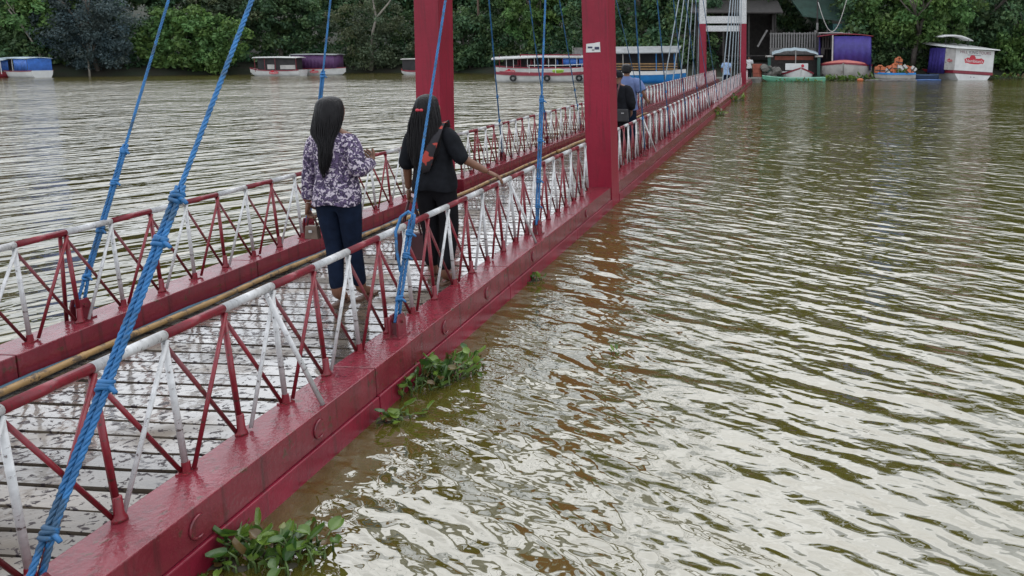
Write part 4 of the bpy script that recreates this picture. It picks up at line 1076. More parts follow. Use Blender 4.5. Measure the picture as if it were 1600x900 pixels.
def emblem(parent, loc, rot, w, label=None):
    """red cloud-edged wordmark with a small rising sun"""
    e = bpy.data.objects.new("logo", None); COL.objects.link(e); e.parent = parent; e.location = loc; e.rotation_euler = rot
    mb = MB(); h = w * 0.26
    pts = []
    for i in range(40):
        a = 2 * math.pi * i / 40
        c, s_ = math.cos(a), math.sin(a)
        pts.append(Vector((w / 2 * math.copysign(abs(c) ** 0.4, c) * (1 + .03 * math.sin(5 * a)), h / 2 * math.copysign(abs(s_) ** 0.5, s_) * (1 + .16 * math.sin(7 * a)), 0)))
    mb.prism(pts, [p + Vector((0, 0, 0.004)) for p in pts])
    sun_ = [Vector((-w * .1 + w * .16 * math.cos(math.pi * i / 12), h * .42 + w * .16 * math.sin(math.pi * i / 12), 0.001)) for i in range(13)]
    mb.prism(sun_, [p + Vector((0, 0, 0.004)) for p in sun_]); mb.build("plaque", LOGORED, e)
    text_mesh("lettering", "Nambisan's", w * 0.205, BOATWHITE, e, (0, -w * .01, 0.008), (0, 0, 0), 0.002, 0.95)
    return e
FRONT = (R(90), 0, 0)     # a mark on a face that looks towards -Y
def wl(x, y): return gp(x, y, 0.0)

# -- blue tarpaulin boat and its red neighbour at the left edge
p = wl(41, 121)
t = thing("tour_boat", "small white hulled boat with blue tarpaulin cabin at the left edge", "boat", p, R(160))
mb = MB(); g = hull(mb, 4.4, 1.9, 0.55, rise=0.15, stern=0.8); mb.build("hull", BOATWHITE, t, True)
mb = MB(); gunwale(mb, g, 0.04, 0.05); mb.build("gunwale", BOATRED, t)
mb = MB(); arch_roof(mb, -2.0, 1.7, 1.9, 1.58, 0.10, 0.06); mb.build("roof", ROOFPALE, t, True)
for x0, x1 in ((-1.9, -0.2), (0.55, 1.5)):
    for y_ in (-.86, .86):
        mb = MB(); curtain(mb, x0, x1, y_, 0.58, 1.58, 4, 0.03); mb.build("curtain", BLUETARP, t, True)
mb = MB(); mb.box((-1.95, 0, 1.07), (0.02, 1.7, 1.0)); mb.build("end_curtain", BLUETARP, t)
mb = MB(); mb.box((1.52, 0.5, 1.07), (0.02, 0.7, 1.0)); mb.build("end_curtain", BLUETARP, t)
for x in (-1.8, 0.1, 1.6):
    for y_ in (-.8, .8):
        mb = MB(); mb.tube([(x, y_, .4), (x, y_, 1.6)], 0.025, 6); mb.build("post", BOATWHITE, t)
p = wl(-14, 121)
t = thing("tour_boat", "maroon hulled boat with pale roof cut off by the left edge", "boat", p + Vector((0, -0.3, 0)), R(3))
mb = MB(); g = hull(mb, 4.2, 1.7, 0.42, rise=0.1, stern=0.8); mb.build("hull", BOATRED, t, True)
mb = MB(); arch_roof(mb, -2.0, 2.1, 1.9, 1.45, 0.10, 0.06); mb.build("roof", ROOFPALE, t, True)
mb = MB(); mb.box((0, 0.4, 0.85), (3.4, 0.04, 1.1)); mb.build("back_panel", GREYWOOD, t)
for x in (-1.7, -0.6, 0.5, 1.2, 1.75):
    mb = MB(); mb.tube([(x, -.72, .3), (x, -.72, 1.47)], 0.03, 6); mb.build("post", BOATWHITE, t)

# -- two moored boats mid-left
p = wl(433, 118.5)
t = thing("tour_boat", "white boat with dark open cabin and thin pale roof, left of the plum boat", "boat", p, R(182))
mb = MB(); g = hull(mb, 4.6, 1.7, 0.50, rise=0.22, stern=0.9); mb.build("hull", BOATWHITE, t, True)
mb = MB(); gunwale(mb, g, 0.05, 0.06); mb.build("gunwale", BOATRED, t)
mb = MB(); arch_roof(mb, -2.2, 1.6, 1.7, 1.62, 0.06, 0.07); mb.build("roof", BOATWHITE, t, True)
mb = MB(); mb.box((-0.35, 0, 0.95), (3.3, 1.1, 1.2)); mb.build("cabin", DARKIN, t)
mb = MB(); mb.box((-1.3, 0.6, 0.78), (1.3, 0.03, 0.36)); mb.box((0.15, 0.6, 0.80), (0.6, 0.03, 0.40)); mb.build("side_board", HULLGREY, t)
for x in (-2.1, -0.3, 0.6, 1.45):
    mb = MB(); mb.tube([(x, .74, .4), (x, .74, 1.65)], 0.025, 6); mb.build("post", BOATRED, t)
emblem(t, (-0.2, 0.90, 0.30), (R(90), 0, R(180)), 0.8)
p = wl(499, 117.5)
t = thing("tour_boat", "white boat with plum tarpaulin canopy half under the trees", "boat", p, R(-2))
mb = MB(); g = hull(mb, 5.0, 1.7, 0.62, rise=0.1, stern=0.85); mb.build("hull", BOATWHITE, t, True)
mb = MB(); gunwale(mb, g, 0.05, 0.05); mb.build("gunwale", BOATRED, t)
mb = MB(); curtain(mb, -2.0, 1.9, -.78, .66, 1.84, 12, 0.03); curtain(mb, -2.0, 1.9, .78, .66, 1.84, 12, 0.03); mb.box((-2.0, 0, 1.25), (.02, 1.5, 1.18)); mb.box((1.9, 0, 1.25), (.02, 1.5, 1.18)); mb.build("canopy", PLUM, t, True)
mb = MB(); arch_roof(mb, -2.1, 2.1, 1.75, 1.85, 0.08, 0.05); mb.build("roof", ROOFGREY, t, True)
mb = MB(); mb.tube([(-2.12, -.82, .5), (-2.12, -.82, 1.86)], 0.04, 6); mb.build("post", BOATWHITE, t)
emblem(t, (0.05, -.89, 0.33), FRONT, 0.8)
p = wl(652, 117)
t = thing("tour_boat", "dark cabined boat almost hidden behind the left red pillar", "boat", p, R(180))
mb = MB(); g = hull(mb, 2.9, 1.4, 0.4, rise=0.15); mb.build("hull", BOATWHITE, t, True)
mb = MB(); gunwale(mb, g, 0.05, 0.12); mb.build("gunwale", BOATRED, t)
mb = MB(); arch_roof(mb, -1.2, 1.2, 1.4, 1.45, 0.05, 0.06); mb.build("roof", HULLGREY, t)
mb = MB(); mb.box((0, 0, 0.95), (2.2, 1.1, 1.0)); mb.build("cabin", DARKIN, t)

# -- big red and white tour boat behind, white launch in front
p = wl(846, 119.5)
t = thing("tour_boat", "long red and white roofed tour boat moored behind the white launch", "boat", p + Vector((0, 1.0, 0)), R(180 - 4))
LB = 8.6
mb = MB(); g = hull(mb, LB, 2.4, 0.78, rise=0.12, stern=0.9); mb.build("hull", BOATWHITE, t, True)
mb = MB(); gunwale(mb, g, 0.06, 0.10); mb.build("gunwale", BOATRED, t)
mb = MB(); arch_roof(mb, -LB / 2 - .1, LB / 2 - .1, 2.5, 1.72, 0.12, 0.16, tilt=-0.16); mb.build("roof", BOATWHITE, t, True)
mb = MB(); mb.box((-1.0, 1.262, 1.84), (LB * .62, 0.02, 0.10)); mb.build("roof_trim", BOATRED, t)
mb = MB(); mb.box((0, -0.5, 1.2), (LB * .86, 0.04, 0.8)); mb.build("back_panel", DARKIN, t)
for i in range(13):
    x = -LB / 2 + .45 + i * (LB - 1.2) / 12
    mb = MB(); mb.tube([(x, 1.1, .75), (x, 1.1, 1.78)], 0.028, 6); mb.build("post", BOATWHITE if i % 3 else BOATRED, t)
for i in range(6):
    x = -LB / 2 + 0.8 + i * 1.15
    mb = MB(); mb.box((x, 0.55, .95), (.5, .5, .06)); mb.box((x - .22, 0.55, 1.2), (.06, .5, .5)); mb.build("seat", BOATRED if i > 2 else BLUETARP, t, bevel=0.02)
for x0, x1 in ((-3.3, -2.0), (-3.9, -3.4)):
    mb = MB(); curtain(mb, x0, x1, 1.04, .95, 1.62, 3, .02); mb.build("curtain", BLUETARP, t, True)
mb = MB(); mb.box((-3.2, 0, 2.15), (.75, .8, .62)); mb.build("roof_box", GREYWOOD, t, bevel=0.02)
for x in (-2.75, -3.65, -4.0):
    mb = MB(); mb.tube([(x, .45, 1.8), (x, .45, 2.6)], .025, 6); mb.build("roof_post", HULLGREY, t)
emblem(t, (2.6, 1.235, 0.42), (R(90), 0, R(180)), 0.9)
p = wl(872, 128)
t = thing("launch", "open white launch with maroon gunwale and white pipe railing before the tour boat", "boat", p, R(3))
LB = 8.4
mb = MB(); g = hull(mb, LB, 2.0, 0.62, rise=0.42, stern=0.75); mb.build("hull", BOATWHITE, t, True)
mb = MB(); gunwale(mb, g, 0.06, 0.16); mb.build("gunwale", BOATRED, t)
for z in (0.28, 0.55):
    mb = MB(); mb.tube([(x, -w + .05, h + z) for x, w, h in g[4:]], 0.022, 6); mb.build("pipe_rail", BOATWHITE, t, True)
for x, w, h in g[4:14:3]:
    mb = MB(); mb.tube([(x, -w + .05, h - .05), (x, -w + .05, h + .58)], .022, 6); mb.build("rail_post", BOATWHITE, t)
mb = MB(); mb.ellipsoid((0.1, -.5, .78), (.42, .3, .16), 12, 8); mb.build("lime_cover", mat("lime_green_cover", (0.25, 0.42, 0.04), .6), t, True)
mb = MB(); mb.prism([Vector((2.6, -.9, .7)), Vector((3.3, -.75, .7)), Vector((3.3, .5, .7)), Vector((2.6, .5, .7))], [Vector((2.9, -.6, 1.75)), Vector((3.2, -.55, 1.75)), Vector((3.2, .3, 1.75)), Vector((2.9, .3, 1.75))]); mb.build("cover", HULLGREY, t)

TYRE = mat("tyre_rubber", (0.015, 0.015, 0.016), .7)
for x in (-2.9, -.6, 1.6):
    mb = MB(); mb.torus((x, -1.03, .30), (0, 1, 0), .17, .07, 14, 8); mb.build("tyre_fender", TYRE, t, True)
# -- blue boat
p = wl(1003, 129.5)
t = thing("tour_boat", "blue and white boat with grey roof and wooden side rails beside the right pillar", "boat", p, R(4))
LB = 6.0
mb = MB(); g = hull(mb, LB, 2.1, 0.55, rise=0.12, stern=0.8); mb.build("hull", BOATBLUE, t, True)
mb = MB(); gunwale(mb, g, 0.05, 0.02, off=0.03); 
for sg in (-1, 1):
    rs = []
    for x, w, h in g: rs.append([Vector((x, sg * (w + .02), h + .03)), Vector((x, sg * (w + .02), h + .26)), Vector((x, sg * (w - .03), h + .26)), Vector((x, sg * (w - .03), h + .03))])
    mb.rings(rs)
mb.build("white_band", BOATWHITE, t)
mb = MB()
zr = 2.0
mb.prism([Vector((-2.9, -1.25, zr)), Vector((2.5, -1.25, zr + .08)), Vector((2.5, -1.25, zr + .02)), Vector((-2.9, -1.25, zr - .06))], [Vector((-2.9, 0, zr + .42)), Vector((2.7, 0, zr + .5)), Vector((2.7, 0, zr + .44)), Vector((-2.9, 0, zr + .36))])
mb.prism([Vector((-2.9, 0.003, zr + .42)), Vector((2.7, 0.003, zr + .5)), Vector((2.7, 0.003, zr + .44)), Vector((-2.9, 0.003, zr + .36))], [Vector((-2.9, 1.25, zr)), Vector((2.5, 1.25, zr + .08)), Vector((2.5, 1.25, zr + .02)), Vector((-2.9, 1.25, zr - .06))]); mb.build("roof", ROOFGREY, t)
for z in (0.95, 1.13, 1.3):
    mb = MB(); mb.box((0, -.98, z), (4.8, .04, .08)); mb.build("side_rail", TIMBER, t)
for x in (-2.3, -1.2, -.1, 1.0, 2.2):
    mb = MB(); mb.tube([(x, -.98, .7), (x, -1.0, zr + .02)], .03, 6); mb.build("post", HULLGREY if x < 1 else BOATBLUE, t)
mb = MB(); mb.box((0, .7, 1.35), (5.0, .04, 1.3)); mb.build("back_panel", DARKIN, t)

# -- right-hand landing
p = wl(1243, 124.5)
t = thing("shelter_boat", "small boat shelter with green posts and grey canopy under the picket fence", "shelter", p + Vector((0, 0.9, 0)), R(-2))
for x in (-1.95, 1.85):
    mb = MB(); mb.box((x, 0, .75), (.24, .24, 1.9)); mb.build("post", GREENPAINT, t, bevel=.02)
    mb = MB(); mb.box((x, -.02, 1.76), (.6, .4, .13)); mb.build("bracket", HULLGREY, t, bevel=.02)
mb = MB()
rs = []
for f in range(13):
    u = -1 + f / 6; x = 1.75 * u; z = 2.28 - 0.34 * abs(u) ** 2.2 + .03 * math.sin(f * 2.3)
    rs.append([Vector((x, -.55, z - .09)), Vector((x, -.55, z)), Vector((x, .7, z + .14)), Vector((x, .7, z + .06))])
mb.rings(rs); mb.build("canopy", ROOFPALE, t, False)
mb = MB(); mb.tube([(0.05, -.5, .9), (0.05, -.5, 2.2)], .03, 6); mb.build("pole", HULLGREY, t)
mb = MB(); mb.box((0, .75, 1.05), (3.6, .04, 1.3)); mb.build("back_wall", DARKWOOD, t)
mb = MB(); mb.box((0.0, .70, 1.62), (3.0, .05, .3)); mb.build("lintel", RUSTBIN, t)
p = wl(1246, 124.5)
t = thing("small_boat", "small white boat with maroon trim between the green shelter posts", "boat", p + Vector((0, -.1, 0)), R(-84))
mb = MB(); g = hull(mb, 2.4, 2.5, 0.5, rise=0.42, stern=.9, bow=.6); mb.build("hull", BOATWHITE, t, True)
mb = MB(); gunwale(mb, g, .06, .10); mb.build("gunwale", BOATRED, t)
mb = MB(); mb.box((.1, -.1, .98), (.05, 1.75, .5)); mb.build("windscreen_board", BOATWHITE, t, bevel=.02)
mb = MB(); mb.ellipsoid((.14, .35, 1.05), (.02, .12, .12), 10, 8); mb.build("red_badge", LOGORED, t)
p = wl(1240, 127.2)
t = thing("canoe", "sea-green canoe floating before the green-posted shelter", "canoe", p, R(182))
mb = MB(); g = hull(mb, 4.5, 0.85, 0.26, rise=0.18, stern=.45, bow=.45, draft=.08); mb.build("hull", CANOE, t, True)
mb = MB(); gunwale(mb, g, .05, .04); mb.build("gunwale", mat("pale_green_rim", (0.25, 0.5, 0.38), .4), t)
for x in (-.9, .5):
    mb = MB(); mb.box((x, 0, .24), (.22, .72, .03)); mb.build("thwart", GREENPAINT, t)

p = wl(1325, 124)
t = thing("tour_boat", "boat wrapped in a deep purple tarpaulin with red domed foredeck", "boat", p + Vector((0, 1.4, 0)), R(-102)); t.scale = (1.17, 1.2, 1.10)
LB = 5.6
mb = MB(); g = hull(mb, LB, 3.4, 1.0, rise=0.18, stern=.9, bow=.42, flare=.82); mb.build("hull", HULLGREY, t, True)
mb = MB(); gunwale(mb, g, .06, .10); mb.build("gunwale", BOATRED, t)
mb = MB()   # domed foredeck
rs = []
for x, w, h in g[8:]:
    rs.append([Vector((x, w * .97 * math.cos(math.pi * q / 10), h + .01 + .26 * math.sin(math.pi * q / 10) * min(1, w))) for q in range(11)])
mb.rings(rs, caps=False, closed=False); mb.build("foredeck", SALMON, t, True)
mb = MB(); arch_roof(mb, -2.7, 1.5, 3.5, 3.0, 0.16, .06); mb.build("roof", BOATRED, t, True)
for y_ in (1.62, -1.62):
    mb = MB(); curtain(mb, -2.6, 1.45, y_, .65, 2.98, 9, .05); mb.build("side_curtain", PURPLE, t, True)
fc = MB(); n = 40; fr = []
for i in range(n + 1):
    y = 1.62 - 2.35 * i / n * 1.0; xx = 1.45 + .04 * math.sin(i * .9)
    fr.append([Vector((xx - .006, y, 1.02)), Vector((xx + .006, y, 1.02)), Vector((1.456, y, 2.98)), Vector((1.444, y, 2.98))])
fc.rings(fr); fc.build("front_curtain", PURPLE, t, True)
mb = MB(); mb.box((-.6, 0, 1.8), (.04, 3.1, 2.2)); mb.build("inner_wall", DARKIN, t)
mb = MB(); mb.tube([(1.5, -.76, .95), (1.5, -.76, 3.05)], .05, 8); mb.build("post", HULLGREY, t)
mb = MB(); mb.box((.2, -.9, 3.22), (2.2, 1.5, .06)); mb.build("roof_patch", HULLGREY, t)
emblem(t, (1.56, 0.98, 0.52), (R(84), 0, R(119)), .95)


# -- life jackets, floats
p = wl(1398, 125)
t = thing("raft_boat", "low white and blue open boat heaped with weed under the life jackets", "boat", p + Vector((0, .3, 0)), R(180))
mb = MB(); g = hull(mb, 3.0, 1.4, .52, rise=.05, stern=.8); mb.build("hull", HULLGREY, t, True)
mb = MB(); gunwale(mb, g, .06, .12); mb.build("gunwale", BOATBLUE, t)
for i, (dx, dz, rz, hx, hz_) in enumerate(((-1.0, .62, .1, .62, .40), (-.35, .60, -.2, .55, .42), (.15, .72, .25, .6, .62), (.25, 1.22, .4, .5, .42), (.75, .60, -.1, .62, .42), (1.2, .58, .15, .5, .38))):
    o = thing("life_jacket", ["orange life jacket at the left end of the heap", "orange life jacket second from the left end of the heap", "orange life jacket standing upright in the middle of the heap", "topmost orange life jacket of the heap", "orange life jacket right of the middle of the heap", "orange life jacket at the right end of the heap"][i], "life jacket", p + Vector((dx * 1.12, .1 + .1 * (i % 2), dz + .12)), rz, "heap of orange life jackets"); o.scale = (1.4, 1.3, 1.35); o.rotation_euler = (R(random.uniform(-40, 15)), R(random.uniform(-55, 55)), rz)
    for sg in (-1, 1):
        mb = MB(); mb.box((sg * hx * .25, 0, 0), (hx * .44, .15, hz_ * .9)); mb.build("foam_panel", ORANGE if (i + sg) % 3 else HULLGREY, o, bevel=.04)
    mb = MB(); mb.tube([(-hx * .3, -.02, hz_ * .36), (-hx * .1, -.02, hz_ * .6), (hx * .1, -.02, hz_ * .6), (hx * .3, -.02, hz_ * .36)], .05, 8); mb.build("collar", ORANGE, o, True)
    mb = MB(); mb.box((0, -.105, -.02), (hx * .9, .02, .05)); mb.build("belt", DARKIN, o)
for i, (x0, x1, y, m_, lb) in enumerate(((1352, 1384, 126.4, GREYWOOD, "grey floating pole left of the life jacket heap"), (1380, 1432, 126.8, GREYWOOD, "long grey floating pole below the life jacket heap"), (1430, 1470, 126.0, FLOATBLUE, "blue floating pipe left of the white signboard boat"))):
    q0, q1 = wl(x0, y), wl(x1, y - .3); mb = MB(); mb.tube([q0 + Vector((0, 0, .03)), q0.lerp(q1, .5) + Vector((0, 0, .05)), q1 + Vector((0, 0, .03))], .06, 8)
    tag(mb.build("floating_pole", m_, None, True), lb, "pole", "floating poles at the landing")
q = wl(1344, 126.6); mb = MB(); mb.ellipsoid((0, 0, .08), (.24, .18, .13), 12, 8); o = mb.build("buoy", ORANGE, None, True); o.location = q
tag(o, "orange buoy floating before the purple tarpaulin boat", "buoy")
q = wl(1455, 125); t = thing("dinghy", "dark blue low dinghy between life jackets and white signboard boat", "boat", q + Vector((-.6, .5, 0)), R(185))
mb = MB(); g = hull(mb, 2.4, 1.0, .38, rise=.15, stern=.8); mb.build("hull", mat("navy_paint", (0.02, 0.04, 0.09), .4), t, True)
mb = MB(); gunwale(mb, g, .04, .05); mb.build("gunwale", mat("slate_blue_rim", (0.05, 0.09, 0.18), .5), t)

# -- white signboard boat
p = wl(1519, 125.2)
t = thing("tour_boat", "white boat with signboard stern and red band, listing at the right", "boat", p, R(12)); t.rotation_euler = (0, R(3.5), R(12))
Wd = 3.15
# stern-on box cabin: local X across the picture, local Y away
mb = MB(); mb.prism([Vector((-1.1, 0, -.15)), Vector((1.1, 0, -.15)), Vector((1.1, 5, -.15)), Vector((-1.1, 5, -.15))], [Vector((-1.5, 0, .42)), Vector((1.5, 0, .42)), Vector((1.5, 5, .42)), Vector((-1.5, 5, .42))]); mb.build("hull", BOATWHITE, t, bevel=.04)
mb = MB(); mb.box((0, 2.5, .54), (Wd + .1, 5.06, .22)); mb.build("red_band", BOATRED, t, bevel=.02)
mb = MB(); mb.box((0.02, -.01, 1.46), (Wd, .05, 1.6)); mb.build("signboard", BOATWHITE, t, bevel=.01)
mb = MB(); mb.prism([Vector((-1.56, .015, .66)), Vector((-1.56, .055, .66)), Vector((-1.75, 1.1, .66)), Vector((-1.80, 1.1, .66))], [Vector((-1.56, .015, 2.25)), Vector((-1.56, .055, 2.25)), Vector((-1.75, 1.1, 2.25)), Vector((-1.80, 1.1, 2.25))]); mb.build("side_board", HULLGREY, t)
mb = MB(); n = 30; fr = []
for i in range(n + 1):
    y = 1.12 + 2.6 * i / n; xx = -1.74 + .04 * math.sin(i * 1.1)
    fr.append([Vector((xx - .006 - .12 * (i / n), y, .35)), Vector((xx + .006 - .12 * (i / n), y, .35)), Vector((-1.744, y, 2.3)), Vector((-1.756, y, 2.3))])
mb.rings(fr); mb.build("curtain", PURPLE, t, True)
mb = MB(); mb.box((1.56, 2.5, 1.45), (.05, 4.9, 1.6)); mb.build("dark_side", DARKIN, t)
mb = MB()
mb.prism([Vector((-1.75, -.45, 2.24)), Vector((1.85, -.45, 2.30)), Vector((1.75, 5.0, 2.62)), Vector((-2.15, 5.0, 2.62))], [Vector((-1.65, -.42, 2.34)), Vector((1.8, -.42, 2.36)), Vector((1.6, 5.0, 2.84)), Vector((-1.9, 5.0, 2.84))]); mb.build("roof", BOATWHITE, t, bevel=.03)
mb = MB(); rs = []
for y_, zz in ((1.6, 0), (5.2, .12)):
    rs.append([Vector((-1.9 + 2.6 * q / 8, y_, 3.08 + zz + .26 * (1 - (2 * q / 8 - .85) ** 2))) for q in range(9)] + [Vector((-1.9 + 2.6 * q / 8, y_, 3.02 + zz + .20 * (1 - (2 * q / 8 - .85) ** 2))) for q in range(8, -1, -1)])
mb.rings(rs); mb.build("upper_canopy", BOATWHITE, t, True)
for x, y_ in ((-1.5, 1.8), (.4, 1.8), (-1.5, 4.8), (.4, 4.8)):
    mb = MB(); mb.tube([(x, y_, 2.4), (x, y_, 3.2)], .03, 6); mb.build("canopy_post", DARKIN, t)
SIGNINK = mat("sign_plum_ink", (0.20, 0.03, 0.06), .5)
for word, x, m_ in (("HILL", -.92, SIGNINK), ("KING", -.12, INK), ("TOURS", .80, SIGNINK)):
    text_mesh("lettering", word, .29, m_, t, (x, -.040, 2.03), FRONT, .003, 1.1)
mb = MB(); mb.box((-.05, -.038, 1.84), (1.1, .006, .03)); mb.build("underline", INK, t)
emblem(t, (0.0, -.037, 1.42), FRONT, 1.6)
e = emblem(t, (-1.70, .55, 1.35), (R(90), 0, R(-79.5)), .6)
for x in (-.15, .12):
    mb = MB(); mb.box((x, -.0, .22), (.08, .02, .05)); mb.build("hull_fitting", INK, t)

# -- landing furniture and buildings
p = gp(1267, 122); fx = p.x; fy = shore(fx) + 2.8
def fpx(x, Y): return (x - CX) / 1200.0 * (Y * CP + 0.5 * SP)
f0, f1 = fpx(1204, fy), fpx(1326, fy)
t = thing("picket_fence", "weathered grey wooden picket screen above the boat landing", "fence", ((f0 + f1) / 2, fy, 2.0))
W = f1 - f0; n = 30
pk = MB(); pk.box((0, 0, 0), (W / n * .58, .03, 1.25)); pkm = pk.mesh("picket", GREYWOOD)
for i in range(n + 1):
    o = link("picket", pkm, t); o.location = (-W / 2 + W * i / n, -.02, .98 + random.uniform(-.05, .04)); o.rotation_euler = (0, R(random.uniform(-1.5, 1.5)), 0)
for z, h in ((1.52, .10), (.36, .12)):
    mb = MB(); mb.box((0, .025, z), (W + .2, .05, h)); mb.build("rail", GREYWOOD, t)
mb = MB(); mb.box((-W * .16, .0, .12), (W * .70, .04, .48)); mb.build("board", GREYWOOD, t)
for x in (-W / 2 + .02, -W * .2, W * .22, W / 2):
    mb = MB(); mb.box((x, .09, -.2), (.12, .08, 4.0)); mb.build("post", DARKWOOD, t)
Yb = fy + 3.5
h0, h1 = fpx(1312, Yb), fpx(1374, Yb); zb = 1.2
t = thing("teal_house", "teal walled hut with a mossy dark green roof among the trees", "house", ((h0 + h1) / 2, Yb + 2, zb))
W = h1 - h0 + 1.2
mb = MB(); mb.box((0, 0, 1.6), (W, 4, 3.2)); mb.build("wall", TEAL, t)
mb = MB(); mb.prism([Vector((-W / 2 - 2.6, -2.6, 3.9)), Vector((W / 2 + .7, -2.6, 2.9)), Vector((W / 2 + .7, -2.6, 2.78)), Vector((-W / 2 - 2.6, -2.6, 3.78))], [Vector((-W / 2 - 5.2, 3, 8.3)), Vector((W / 2 + .7, 3, 6.3)), Vector((W / 2 + .7, 3, 6.18)), Vector((-W / 2 - 5.2, 3, 8.18))]); mb.build("roof", GREENROOF, t)
mb = MB(); mb.box((.5, -2.03, 1.75), (.9, .06, 1.0)); w_ = mb.build("window", DARKIN, t)
mb = MB(); mb.box((.5, -2.07, 1.75), (.05, .03, 1.0)); mb.box((.5, -2.07, 2.28), (1.05, .05, .07)); mb.box((.5, -2.07, 1.22), (1.05, .05, .07)); mb.build("frame", GREYWOOD, w_)

# dark open-fronted boathouse behind the far tower
Ya = 61.5; xa = fpx(1150, Ya)
t = thing("boathouse", "dark open-fronted timber boathouse behind the far bridge tower", "shed", (xa, Ya, .2))
mb = MB(); mb.box((0, 4.2, 2.9), (6.2, .15, 5.8)); mb.build("back_wall", DARKWOOD, t)
for x in (-3.1, 3.1):
    mb = MB(); mb.box((x, 2.1, 2.55), (.15, 4.0, 5.1)); mb.build("side_wall", DARKWOOD, t)
mb = MB(); mb.prism([Vector((-3.6, -1.2, 4.95)), Vector((3.6, -1.2, 4.95)), Vector((3.6, -1.2, 4.85)), Vector((-3.6, -1.2, 4.85))], [Vector((-3.6, 4.6, 6.2)), Vector((3.6, 4.6, 6.2)), Vector((3.6, 4.6, 6.1)), Vector((-3.6, 4.6, 6.1))]); mb.build("roof", DARKWOOD, t)
for x in (-2.9, -1.0, 1.0, 2.9):
    mb = MB(); mb.box((x, -.1, 2.4), (.14, .14, 4.8)); mb.build("post", DARKWOOD, t)
for z in (1.0, 1.6):
    mb = MB(); mb.box((1.0, -.2, z), (4.2, .05, .08)); mb.build("rail", DARKWOOD, t)
mb = MB(); mb.box((2.05, -.6, 2.95), (.14, .06, 1.5), Matrix.Rotation(R(30), 3, 'Y')); mb.build("leaning_board", GREYWOOD, t)
# landing pad at the bridge end
q = B(-3.5, 54.9, 0)
mb = MB(); mb.box((0, 0, .10), (3.4, 5.2, .30)); mb.box((0, -2.5, .28), (3.4, .2, .1)); o = mb.build("landing_stage", ROCK, None, bevel=.04); o.location = q; o.rotation_euler = (0, 0, -THETA)
tag(o, "concrete landing stage where the footbridge meets the far bank", "landing")
fp_ = fpx(1171, 56.5)
person("far-off person in a white shirt standing on the landing right of the far tower", Vector((fp_, 56.5, .12)), 2.6, figure(1.66, shw=.19),
       dict(shirt=mat("white_cloth", (0.5, 0.5, 0.5), .8, .3, 9), trousers=BLACKTROUSER, hem=.78, hemr=.19, sleeve=-0.2), far_hair(1.66), 'm', detail=False)
xb = fpx(1184, 57.6)
t = thing("bin", "terracotta red drum bin on the landing beside the green-posted shelter", "bin", (xb, 58.2, .2))
mb = MB(); mb.tube([(0, 0, 0), (0, 0, .05), (0, 0, .95), (0, 0, 1.0)], [.30, .33, .36, .35], 16); mb.build("drum", RUSTBIN, t, False)
for z in (.33, .66):
    mb = MB(); mb.torus((0, 0, z), (0, 0, 1), .355, .02, 16, 6); mb.build("hoop", RUSTBIN, t, True)
mb = MB()
for i in range(22):
    r = random.uniform(.14, .34); q0 = len(mb.v)
    mb.ellipsoid((0, 0, 0), (r, r * .8, r * .7), 8, 6)
    c = np.array([fpx(random.uniform(1193, 1219), 57.8), 58.0 + random.uniform(-.3, .8), .25 + random.uniform(0, .75)])
    for q in range(q0, len(mb.v)): mb.v[q] = tuple(np.array(mb.v[q]) * random.uniform(.8, 1.15) + c)
o = mb.build("rubble_heap", ROCK); tag(o, "heap of grey rubble beside the green-posted shelter", "rubble"); o["kind"] = "stuff"

# tall lamp pole with a hanging loop of cable
xp = fpx(1276, fy - .6)
t = thing("utility_pole", "thin dark pole carrying a drooping white cable above the picket screen", "pole", (xp, fy - .6, .3))
mb = MB(); mb.tube([(0, 0, 0), (0, 0, 7.5)], [.07, .05], 8); mb.build("pole", DARKWOOD, t)
mb = MB(); mb.box((0, 0, 3.75), (.16, .14, .55)); mb.box((-.12, 0, 3.35), (.2, .12, .2)); mb.build("junction_box", GREYWOOD, t, bevel=.02)
mb = MB(); mb.tube([(.03 + 2.3 * q / 14, -.06, 5.6 - 2.75 * math.sin(math.pi * min(1, q / 14 * .95)) + 1.0 * (q / 14)) for q in range(15)], .03, 6); mb.build("cable", HULLGREY, t, True)

# ================================================================== WATER HYACINTH
def hy_leaf(L, W, bend, cup):
    mb = MB(); n = 7; top = []
    for i in range(n + 1):
        f = i / n; w = W * math.sin(math.pi * min(1, .06 + f * .90)) ** 0.55 * (1 - .25 * f); y = L * f; z = bend * f * f
        top.append([Vector((-w, y, z + cup)), Vector((-w * .5, y, z + cup * .25)), Vector((0, y, z)), Vector((w * .5, y, z + cup * .25)), Vector((w, y, z + cup))])
    mb.rings(top, caps=False, closed=False)
    return mb.mesh("leaf", HYA, True)
HLEAF = [hy_leaf(.095, .043, .018, .014), hy_leaf(.080, .040, -.016, .018), hy_leaf(.110, .036, .030, .020), hy_leaf(.070, .028, -.024, .010), hy_leaf(.095, .022, .03, .026), hy_leaf(.06, .028, .01, -.008)]
STALK = mat("hyacinth_stalk", (0.075, 0.12, 0.03), .5, .3, 10)
ROOT = mat("hyacinth_roots", (0.04, 0.035, 0.02), .8, .3, 10)
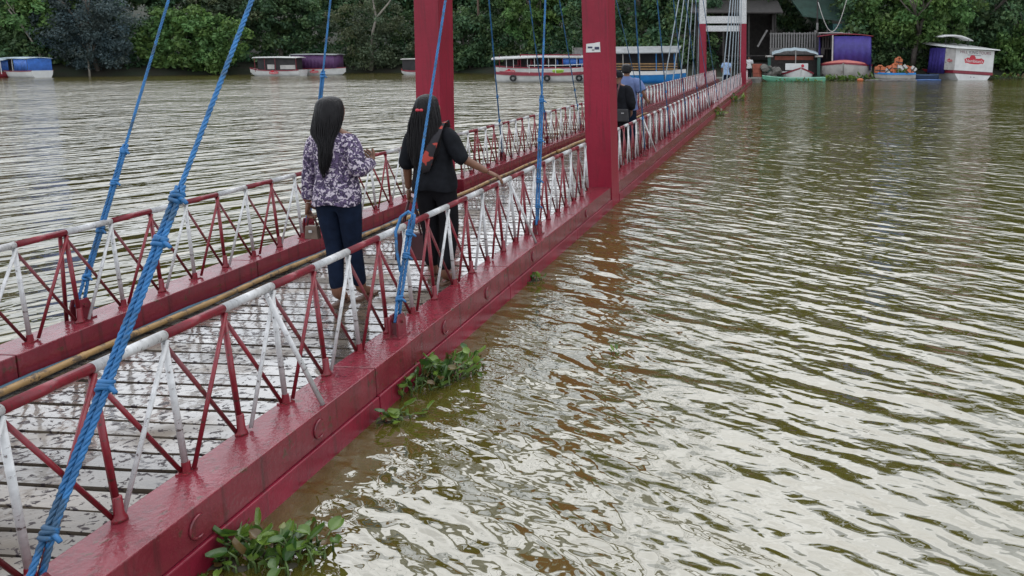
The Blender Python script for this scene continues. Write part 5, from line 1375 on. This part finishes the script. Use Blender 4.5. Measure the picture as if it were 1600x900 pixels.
def clump(centre, spread, n, label, angle=0.0, size=1.0, tall=.13):
    t = thing("water_hyacinth", label, "plant", centre, angle); 
    st_ = MB()
    for i in range(n):
        r = random.random() ** .6; a = random.uniform(0, 2 * math.pi)
        base = Vector((spread[0] * r * math.cos(a), spread[1] * r * math.sin(a), -.015))
        az = random.uniform(0, 2 * math.pi); out = random.uniform(.02, .09) * size; h = random.uniform(.015, tall) * size * (1.1 - .5 * r)
        tip = base + Vector((math.cos(az) * out, math.sin(az) * out, h + .015))
        mid = base.lerp(tip, .5) + Vector((math.cos(az) * -.008, math.sin(az) * -.008, .02 * size))
        st_.tube([base, mid, tip], [.008 * size, .0065 * size, .004 * size], 5)
        o = link("leaf", random.choice(HLEAF), t); o.location = tip
        o.rotation_euler = (R(random.uniform(-15, 62)), R(random.uniform(-35, 35)), az - math.pi / 2 + random.uniform(-.5, .5)); s_ = size * random.uniform(.7, 1.2); o.scale = (s_, s_, s_)
    st_.build("stalks", STALK, t, True)["kind"] = "stuff"
    mb = MB()
    for i in range(10): 
        a = random.uniform(0, 6.28); r = random.random(); mb.ellipsoid((spread[0] * r * math.cos(a), spread[1] * r * math.sin(a), -.01), (.05 * size, .04 * size, .022 * size), 8, 6)
    mb.build("root_mat", ROOT, t, True)["kind"] = "stuff"
    return t
clump(gp(425, 868), (.30, .12), 84, "largest water hyacinth clump at the lower edge beside the girder", -.15, .72, .17)
clump(gp(335, 884), (.12, .06), 20, "small water hyacinth sprig against the girder at the lower edge", 0, .68, .06)
clump(gp(678, 594), (.34, .15), 120, "dense water hyacinth clump against the girder in mid picture", .85, .72, .20)
clump(gp(616, 655), (.15, .06), 14, "low water hyacinth sprig at the near end of the dense clump", .6, .7, .09)
clump(gp(828, 440), (.12, .06), 12, "small weed tuft against the girder before the right pillar", .8, .7, .12)
clump(gp(962, 553), (.05, .03), 5, "tiny weed sprig floating alone on open water", 0, .45, .09)
clump(gp(1120, 180), (.55, .16), 26, "floating weed patch by the girder beyond the right pillar", .9, 1.6, .12)
clump(gp(1150, 158), (.6, .2), 24, "farther floating weed patch by the girder near the far tower", .9, 1.9, .12)
clump(gp(1310, 126.2), (1.4, .3), 60, "water weed fringe before the purple tarpaulin boat", 0, 3.0, .12)
clump(gp(1352, 125.6), (.9, .3), 40, "water weed fringe between the purple boat and life jackets", 0, 3.0, .12)
clump(pt(1405, 118, gp(1400, 125).y), (.45, .25), 40, "green weed heaped in the low boat under the life jackets", 0, 3.2, .14)
clump(gp(1575, 123.5), (1.2, .3), 40, "water weed fringe right of the white signboard boat", 0, 3.0, .12)
clump(gp(1250, 128), (1.8, .12), 26, "thin weed line in the water before the green canoe", 0, 2.2, .06)
